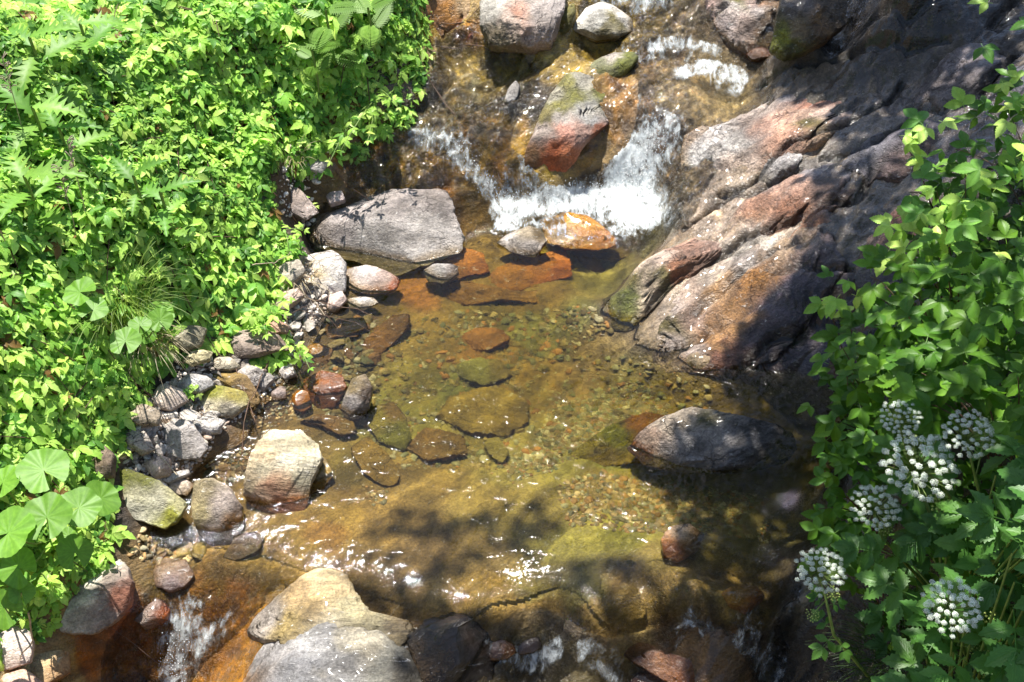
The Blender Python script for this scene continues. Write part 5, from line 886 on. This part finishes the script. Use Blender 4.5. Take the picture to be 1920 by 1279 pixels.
# ------------------------------------------------------------------ the right bank: bramble bushes, angelica
CRP = [(1700,250,1.30),(1850,50,1.45),(1900,300,1.65),(1660,450,1.15),(1600,520,1.05),(1590,700,.98),(1900,600,1.75),(1750,700,1.35),(1900,1000,1.6),(1600,900,.85),(1550,1000,.75),(1700,1200,.8),(1600,1300,.5),(1900,1279,1.25),(1750,480,1.3),(2200,600,2.0),(2200,0,1.8),(2200,1300,1.6)]
CRB = RBF([on_plane(u, v, z) for u, v, z in CRP], [z for *_, z in CRP], .05)
def RPOLY(px): P = hit(np.array([p[0] for p in px]), np.array([p[1] for p in px]), CRB); return [tuple(q[:2]) for q in P]
BUSH = [('bramble hanging in from the upper right corner above the steep dark block', [(1835,25),(1890,-40),(2080,-60),(2060,200),(1900,210),(1870,110)], 46, .082, LC),
 ('bramble with pale serrated leaves just below the upper right corner', [(1850,130),(1905,105),(2060,180),(2060,330),(1880,300),(1790,200)], 50, .085, LC),
 ('tall bramble shoot reaching left over the wet bedrock, topmost of the left edge', [(1672,235),(1710,195),(1775,215),(1800,290),(1760,330),(1700,330)], 20, .085, LC),
 ('dense sunlit bramble below the tall shoot', [(1665,350),(1700,300),(1800,280),(1890,300),(1900,430),(1780,470),(1680,420)], 90, .082, LC),
 ('bramble at the right edge halfway up the picture', [(1880,300),(2080,300),(2080,560),(1880,560)], 80, .085, LC_SHADE),
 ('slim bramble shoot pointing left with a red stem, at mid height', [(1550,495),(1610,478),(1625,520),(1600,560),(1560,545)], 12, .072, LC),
 ('shade darkened bramble in the middle of the right thicket', [(1590,560),(1680,440),(1880,440),(1880,650),(1700,680),(1600,640)], 210, .084, LC_SHADE),
 ('bramble spreading over the black slab at the end of the pool', [(1545,660),(1600,630),(1700,660),(1730,740),(1680,770),(1560,720)], 95, .076, LC_SHADE),
 ('shaded bramble above the white umbels', [(1700,660),(1900,620),(2080,560),(2080,800),(1860,780),(1720,750)], 130, .082, LC_SHADE),
 ('dim bramble trailing down beside the dark pool, left of the umbels', [(1545,900),(1570,800),(1560,760),(1650,760),(1660,900),(1600,1000),(1520,990)], 120, .062, LC_SHADE),
 ('low bramble with small leaves below the leftmost high umbel', [(1520,990),(1600,960),(1720,1000),(1700,1080),(1600,1090),(1540,1030)], 70, .056, LC_SHADE)]
for k, (lab, px, n, s, cs) in enumerate(BUSH):
    n = int(n*.5)+3; r = np.random.default_rng(300+k); P = RPOLY(px); xy = sample_poly(P, n, r); cx, cy = xy.mean(0); dp = np.abs(r.normal(0, .16, n)); z = CRB(xy[:, 0], xy[:, 1])-dp+.05*fbm(np.stack([xy[:, 0]*5, xy[:, 1]*5, xy[:, 0]*0], -1), 2)
    root = np.array([cx+.25, cy+.10, float(BED(np.array([cx+.25]), np.array([cy+.1]))[0])]); e = empty('bramble_bush', root); tag(e, lab, 'bramble', 'brambles of the right bank')
    T = np.stack([xy[:, 0], xy[:, 1], z], -1); nrm = np.stack([r.normal(-.1, .3, n), r.normal(-.3, .3, n), np.ones(n)], -1); sz = s*r.uniform(.65, 1.1, n); yaw = r.uniform(0, 6.28, n)
    foliage('foliage', T_TRIB, T, nrm, yaw, sz*1.02, pick(cs, n, r, .18), M_LEAF, e)
    nb = max(3, n//7); paths = []
    for q in range(nb):
        ids = r.permutation(n)[:4]; tip = T[ids[0]]; d = tip-root; t = np.linspace(0, 1, 10)[:, None]; pth = root+d*t+np.array([0, 0, .25])*np.sin(t*pi)*np.linalg.norm(d[:2])+0*t; pth[:, 2] = np.minimum(pth[:, 2], CRB(pth[:, 0], pth[:, 1])-.02); paths.append(pth)
    V, F = tubes(paths, [np.linspace(.004, .0016, 10)]*nb, 5); mesh('stem', V, F, M_STEMD, {}, e)
# angelica leaf: five toothed leaflets
al = strip_leaf(15, ovate(.30, .16, .35), 1, .18, .25, .22, 5)
T_ANG = combine([(*stalk(1.1, .012), 0, (0, 0, 0), 1, 0), (*al, 0, (0, 1.05, 0), .9, -.1), (*al, .95, (0, 1.0, 0), .8, -.15), (*al, -.95, (0, 1.0, 0), .8, -.15), (*al, 1.3, (0, .5, 0), .8, -.1), (*al, -1.3, (0, .5, 0), .8, -.1)])
ANC = np.array([srgb(c, 1) for c in [(92,146,62),(104,156,66),(82,134,56)]])*.72
def umbel(c, R, parent, seed, green=False, nray=62):
    r = np.random.default_rng(seed); c = np.array(c); V = []; k = np.arange(nray)+.5; ph = np.arccos(1-k/nray*(1-cos(radians(68)))); th = k*2.39996
    D = np.stack([np.sin(ph)*np.cos(th), np.sin(ph)*np.sin(th), np.cos(ph)], -1)+r.normal(0, .05, (nray, 3)); D /= np.linalg.norm(D, axis=1)[:, None]
    tl = radians(24); D = np.stack([D[:, 0], D[:, 1]*cos(tl)-D[:, 2]*sin(tl), D[:, 1]*sin(tl)+D[:, 2]*cos(tl)], -1); base = c-np.array([0, -sin(tl), cos(tl)])*R*.55; E = base+D*np.array([1.08, 1.08, .85])*R*r.uniform(.88, 1.08, (nray, 1))
    paths = [np.array([base, base*.5+e_*.5+[0, 0, -.1*R], e_]) for e_ in E]; V, F = tubes(paths, [R*.014]*nray, 4)
    o = mesh('umbel', V, F, M_STEM, {}, parent)
    # florets
    m = 44; kk = np.arange(m)+.5; p2 = np.arccos(1-kk/m*(1-cos(radians(64)))); t2 = kk*2.39996; dd = np.stack([np.sin(p2)*np.cos(t2), np.sin(p2)*np.sin(t2), np.cos(p2)], -1)
    st = []; sf = []; q = 0
    for a in range(5):
        an = a*2*pi/5; st += [[0, 0, 0], [cos(an-.45)*.8, sin(an-.45)*.8, .12], [cos(an), sin(an), .05], [cos(an+.45)*.8, sin(an+.45)*.8, .12]]; sf.append([q, q+1, q+2, q+3]); q += 4
    st = np.array(st); sf = np.array(sf); ur = R*(.118 if not green else .12)*r.uniform(.85, 1.15, nray)
    Tt = (E[:, None]+dd[None]*ur[:, None, None]*r.uniform(.72, 1.12, (nray, m, 1))).reshape(-1, 3); nn = (dd[None]+D[:, None]*.4).reshape(-1, 3); V, F = inst(st, sf, frames(nn, r.uniform(0, 6.28, len(nn))), Tt, np.repeat(ur, m)*(.155 if not green else .2))
    fo = mesh('florets', V, F, M_FLORG if green else M_FLOR, {}, o); fo.location = (0, 0, 0)
def angelica(label, px, Rpx, stemp, seed, leaves, buds=()):
    c = np.array(P_(*px)); R = Rpx*KPX*np.linalg.norm(c-CAM); root = np.array(P_(*stemp[-1])); e = empty('angelica_plant', root); tag(e, label, 'angelica', 'white flowering angelica plants')
    pts_ = [c-np.array([0, -.4, .9])*R*.55]+[np.array(P_(*q)) for q in stemp]; V, F = tubes([np.array(pts_)], [np.linspace(.004, .007, len(pts_))], 7)
    paths = [np.array(pts_)]; rad_ = [np.linspace(.0035, .007, len(pts_))]
    for (u, v, z, rp) in buds:
        b = np.array(P_(u, v, z)); near = min(pts_[1:], key=lambda q: np.linalg.norm(q-b)); paths.append(np.array([b-[0, 0, .01], (b+near)/2+[0, 0, -.01], near-[0, 0, .03]])); rad_.append(np.full(3, .0025))
    V, F = tubes(paths, rad_, 7); mesh('stem', V, F, M_STEM, {}, e); umbel(c, R, e, seed)
    for i_, (u, v, z, rp) in enumerate(buds): b = np.array(P_(u, v, z)); umbel(b, rp*KPX*np.linalg.norm(b-CAM), e, seed+i_+40, True, 26)
    r = np.random.default_rng(seed)
    for (u, v, z, s, yaw, tx) in leaves: foliage('leaf', T_ANG, np.array([P_(u, v, z)]), np.array([[tx, -.35, 1.0]]), np.array([yaw]), np.array([s]), pick(ANC, 1, r, .12), M_LEAF, e)
W_ = pi
angelica('angelica with the uppermost left white umbel, against the dark bramble', (1690,782,1.32), 37, [(1700,850,1.1),(1740,960,.9),(1800,1100,.4)], 1, [(1700,860,1.1,.07,2.4,0),(1650,830,1.0,.06,2.8,0)])
angelica('angelica with the uppermost right white umbel', (1820,812,1.45), 47, [(1830,900,1.3),(1860,1020,.9),(1880,1200,.5)], 2, [(1850,930,1.35,.10,.3,.1),(1900,880,1.4,.11,1.0,.1),(1870,1010,1.25,.11,-.4,0)], [(1852,795,1.42,16)])
angelica('angelica with the largest white umbel, between the two uppermost ones and the lower left one', (1728,870,1.34), 66, [(1760,900,1.25),(1800,960,1.1),(1870,1100,.7)], 3, [(1790,950,1.22,.11,-1.6,.1),(1830,990,1.25,.12,-.9,.1),(1750,980,1.1,.09,-2.3,0)], [(1715,838,1.34,24),(1765,945,1.2,22)])
angelica('angelica with the white umbel at the far left of the upper cluster', (1645,948,1.12), 45, [(1655,1010,.95),(1720,1080,.8),(1800,1180,.4)], 4, [(1660,1040,.98,.09,2.9,0),(1720,1010,1.05,.09,.5,0)], [(1660,990,1.0,15)])
angelica('lone angelica leaning over the dark water, nearest the bottom drop', (1540,1068,1.02), 46, [(1548,1120,.93),(1563,1190,.82),(1625,1265,.6),(1700,1340,.3)], 5, [(1553,1135,.92,.035,.2,0),(1545,1130,.92,.03,2.6,0),(1562,1190,.85,.055,-2.3,0),(1558,1180,.84,.045,2.2,0),(1572,1200,.82,.04,-1.2,0)], [(1562,1112,.95,14),(1524,1153,.9,13)])
angelica('angelica with the lowest right white umbel, above the grass clump', (1788,1135,1.45), 52, [(1800,1200,1.0),(1830,1280,.8),(1880,1360,.4)], 6, [(1720,1120,1.1,.10,2.7,0),(1820,1060,1.2,.12,1.6,0),(1870,1140,1.15,.12,.2,0),(1840,1250,1.0,.12,-.6,0)], [(1848,1145,1.15,20),(1830,1218,1.0,14)])
r = np.random.default_rng(77); px = [(1700,900),(1920,780),(2080,780),(2080,1400),(1660,1400),(1680,1290),(1760,1180),(1720,1060)]
xy = sample_poly(RPOLY(px), 90, r)
for gi, (lab, sel) in enumerate([('big leaved angelica foliage at the right edge beside the umbels', xy[:, 1] > np.median(xy[:, 1])), ('big leaved angelica foliage in the lower right corner', xy[:, 1] <= np.median(xy[:, 1]))]):
    q = xy[sel]; n = len(q); z = CRB(q[:, 0], q[:, 1])-np.abs(r.normal(0, .14, n))-.02; rt = (q[:, 0].mean(), q[:, 1].mean(), float(BED(q[:1, 0], q[:1, 1])[0])); e = empty('angelica_foliage_plant', rt); tag(e, lab, 'angelica')
    foliage('foliage', T_ANG, np.stack([q[:, 0], q[:, 1], z], -1), np.stack([r.normal(0, .25, n), r.normal(-.3, .25, n), np.ones(n)], -1), r.uniform(0, 6.28, n), r.uniform(.075, .12, n), pick(ANC, n, r), M_LEAF, e)
    paths = [np.array([rt, (np.array(rt)+[a, b, c])/2+[0, 0, .1], [a, b, c]]) for a, b, c in zip(q[:, 0], q[:, 1], z)]; V, F = tubes(paths, [np.array([.006, .005, .003])]*n, 5); mesh('stem', V, F, M_STEM, {}, e)
# dark ground cover under the right bank plants
P = RPOLY([(1560,700),(1680,350),(1850,100),(2100,0),(2250,1400),(1560,1400),(1540,1000)]); r = np.random.default_rng(5); xy = sample_poly(P, 1500, r)
z = BED(xy[:, 0], xy[:, 1])+r.uniform(.02, .55, len(xy)); z = np.minimum(z, CRB(xy[:, 0], xy[:, 1])-.2); ok = (z > BED(xy[:, 0], xy[:, 1])) & (hit(np.array([1560.]), np.array([900.]), BED)[0, 0] < xy[:, 0]+.0)
n = ok.sum(); o = foliage('undergrowth', T_TRI, np.stack([xy[ok, 0], xy[ok, 1], z[ok]], -1), np.stack([r.normal(0, .3, n), r.normal(-.2, .3, n), np.ones(n)], -1), r.uniform(0, 6.28, n), r.uniform(.06, .09, n), pick(LC_SHADE, n, r), M_LEAF); tag(o, kind='stuff')

# ------------------------------------------------------------------ the tree whose shade falls across the right and the bottom
SURF = lambda a, b: np.where((a > 1.35+.0*b), np.maximum(GROUND(a, b), np.where(a > 1.5, CRB(a, b)-.1, -9)), GROUND(a, b))
SH = [([(1440,110),(1500,90),(1560,75),(1600,-60),(2000,-60),(2000,110),(1800,110),(1700,200),(1600,190),(1500,170),(1440,165)], .93, 0), ([(1560,190),(1700,130),(1900,120),(1900,260),(1700,400),(1620,470),(1500,430),(1480,380),(1580,300)], .82, 0),
 ([(1400,170),(1560,130),(1680,130),(1680,200),(1560,210),(1430,190)], .8, 0),
 ([(1420,560),(1540,430),(1700,420),(1700,800),(1560,790),(1380,740),(1350,690),(1440,640)], .88, 0), ([(1340,830),(1370,760),(1500,745),(1600,760),(1600,1350),(1300,1350),(1260,1180),(1290,960),(1250,880)], .90, 0),
 ([(720,960),(900,930),(1050,950),(1040,1010),(850,1050),(680,1010)], .7, 0), ([(620,1090),(780,1060),(900,1080),(880,1140),(700,1140)], .66, 0), ([(980,1060),(1250,1030),(1300,1200),(1030,1180)], .5, 0), ([(760,1150),(900,1130),(1020,1200),(1200,1220),(1300,1350),(780,1350)], .5, 0),
 ([(1600,250),(1900,0),(2100,100),(2100,800),(1560,800),(1560,600)], .72, 1), ([(1560,800),(2100,760),(2100,1400),(1560,1400),(1520,1100)], .88, 1)]
r = np.random.default_rng(1234); CT = []
LEAFA = .0045
for poly, cov, onveg in SH:
    P = RPOLY(poly) if onveg else W2(poly); A = abs(sum(P[i][0]*P[(i+1) % len(P)][1]-P[(i+1) % len(P)][0]*P[i][1] for i in range(len(P))))/2
    n = int(-math.log(1-cov)*A*.87/(LEAFA*.75)*1.25); xy = sample_poly(P, n, r); nz = fbm(np.stack([xy[:, 0]*2.6, xy[:, 1]*2.6, xy[:, 0]*0+3], -1), 3); xy = xy[nz > -.22]
    zz = CRB(xy[:, 0], xy[:, 1]) if onveg else GROUND(xy[:, 0], xy[:, 1]); H = r.uniform(3.6, 5.0, len(xy)) if (onveg or poly[0][0] > 1200) else r.uniform(6.5, 8.5, len(xy)); t = (H-zz)/S[2]; CT.append(np.stack([xy[:, 0]+S[0]*t, xy[:, 1]+S[1]*t, H], -1))
CT = np.concatenate(CT); tb = (4.7, 2.6); trz = float(BED(np.array([tb[0]]), np.array([tb[1]]))[0]); e = empty('shade_tree', (tb[0], tb[1], trz)); tag(e, 'broadleaf tree on the right bank whose crown overhangs and shades the stream', 'tree')
n = len(CT); lf = strip_leaf(6, ovate(.36, .06), 1, .1, .2, .2, 3)
foliage('crown', lf, CT, np.stack([r.normal(0, .5, n), r.normal(0, .5, n), np.ones(n)], -1), r.uniform(0, 6.28, n), r.uniform(.08, .12, n), pick(LC_SHADE, n, r), M_LEAF_PLAIN, e)
paths = [np.array([[tb[0], tb[1], trz-.1], [tb[0]-.05, tb[1], trz+1.5], [tb[0]-.2, tb[1]-.1, 4.2], [tb[0]-.5, tb[1]-.2, 5.6]])]; rad_ = [np.array([.17, .14, .10, .05])]
for k in range(26):
    c = CT[r.integers(0, n)]; s0 = np.array([tb[0]-.2, tb[1]-.1, r.uniform(3.6, 5.2)]); m_ = (s0+c)/2+[0, 0, .25]; paths.append(np.array([s0, s0*.7+c*.3+[0, 0, .2], m_*.5+c*.5, c])); rad_.append(np.array([.035, .022, .012, .004]))
V, F = tubes([paths[0]], [rad_[0]], 10); mesh('trunk', V, F, M_BARK, {}, e)
for pth, rd in zip(paths[1:], rad_[1:]): V, F = tubes([pth], [rd], 6); mesh('branch', V, F, M_BARK, {}, e)
print('casters', n)

for o in C.objects:                                                 # sunlight is focused by the rippled water on to whatever lies under it
    if o.type == 'MESH':
        if o.name.startswith('water'): o.cycles.is_caustics_caster = True
        elif o.name.startswith(('stream_bed', 'sunken', 'pool_gravel', 'shore_gravel', 'rock', 'bedrock', 'loose', 'bank_stone')): o.cycles.is_caustics_receiver = True
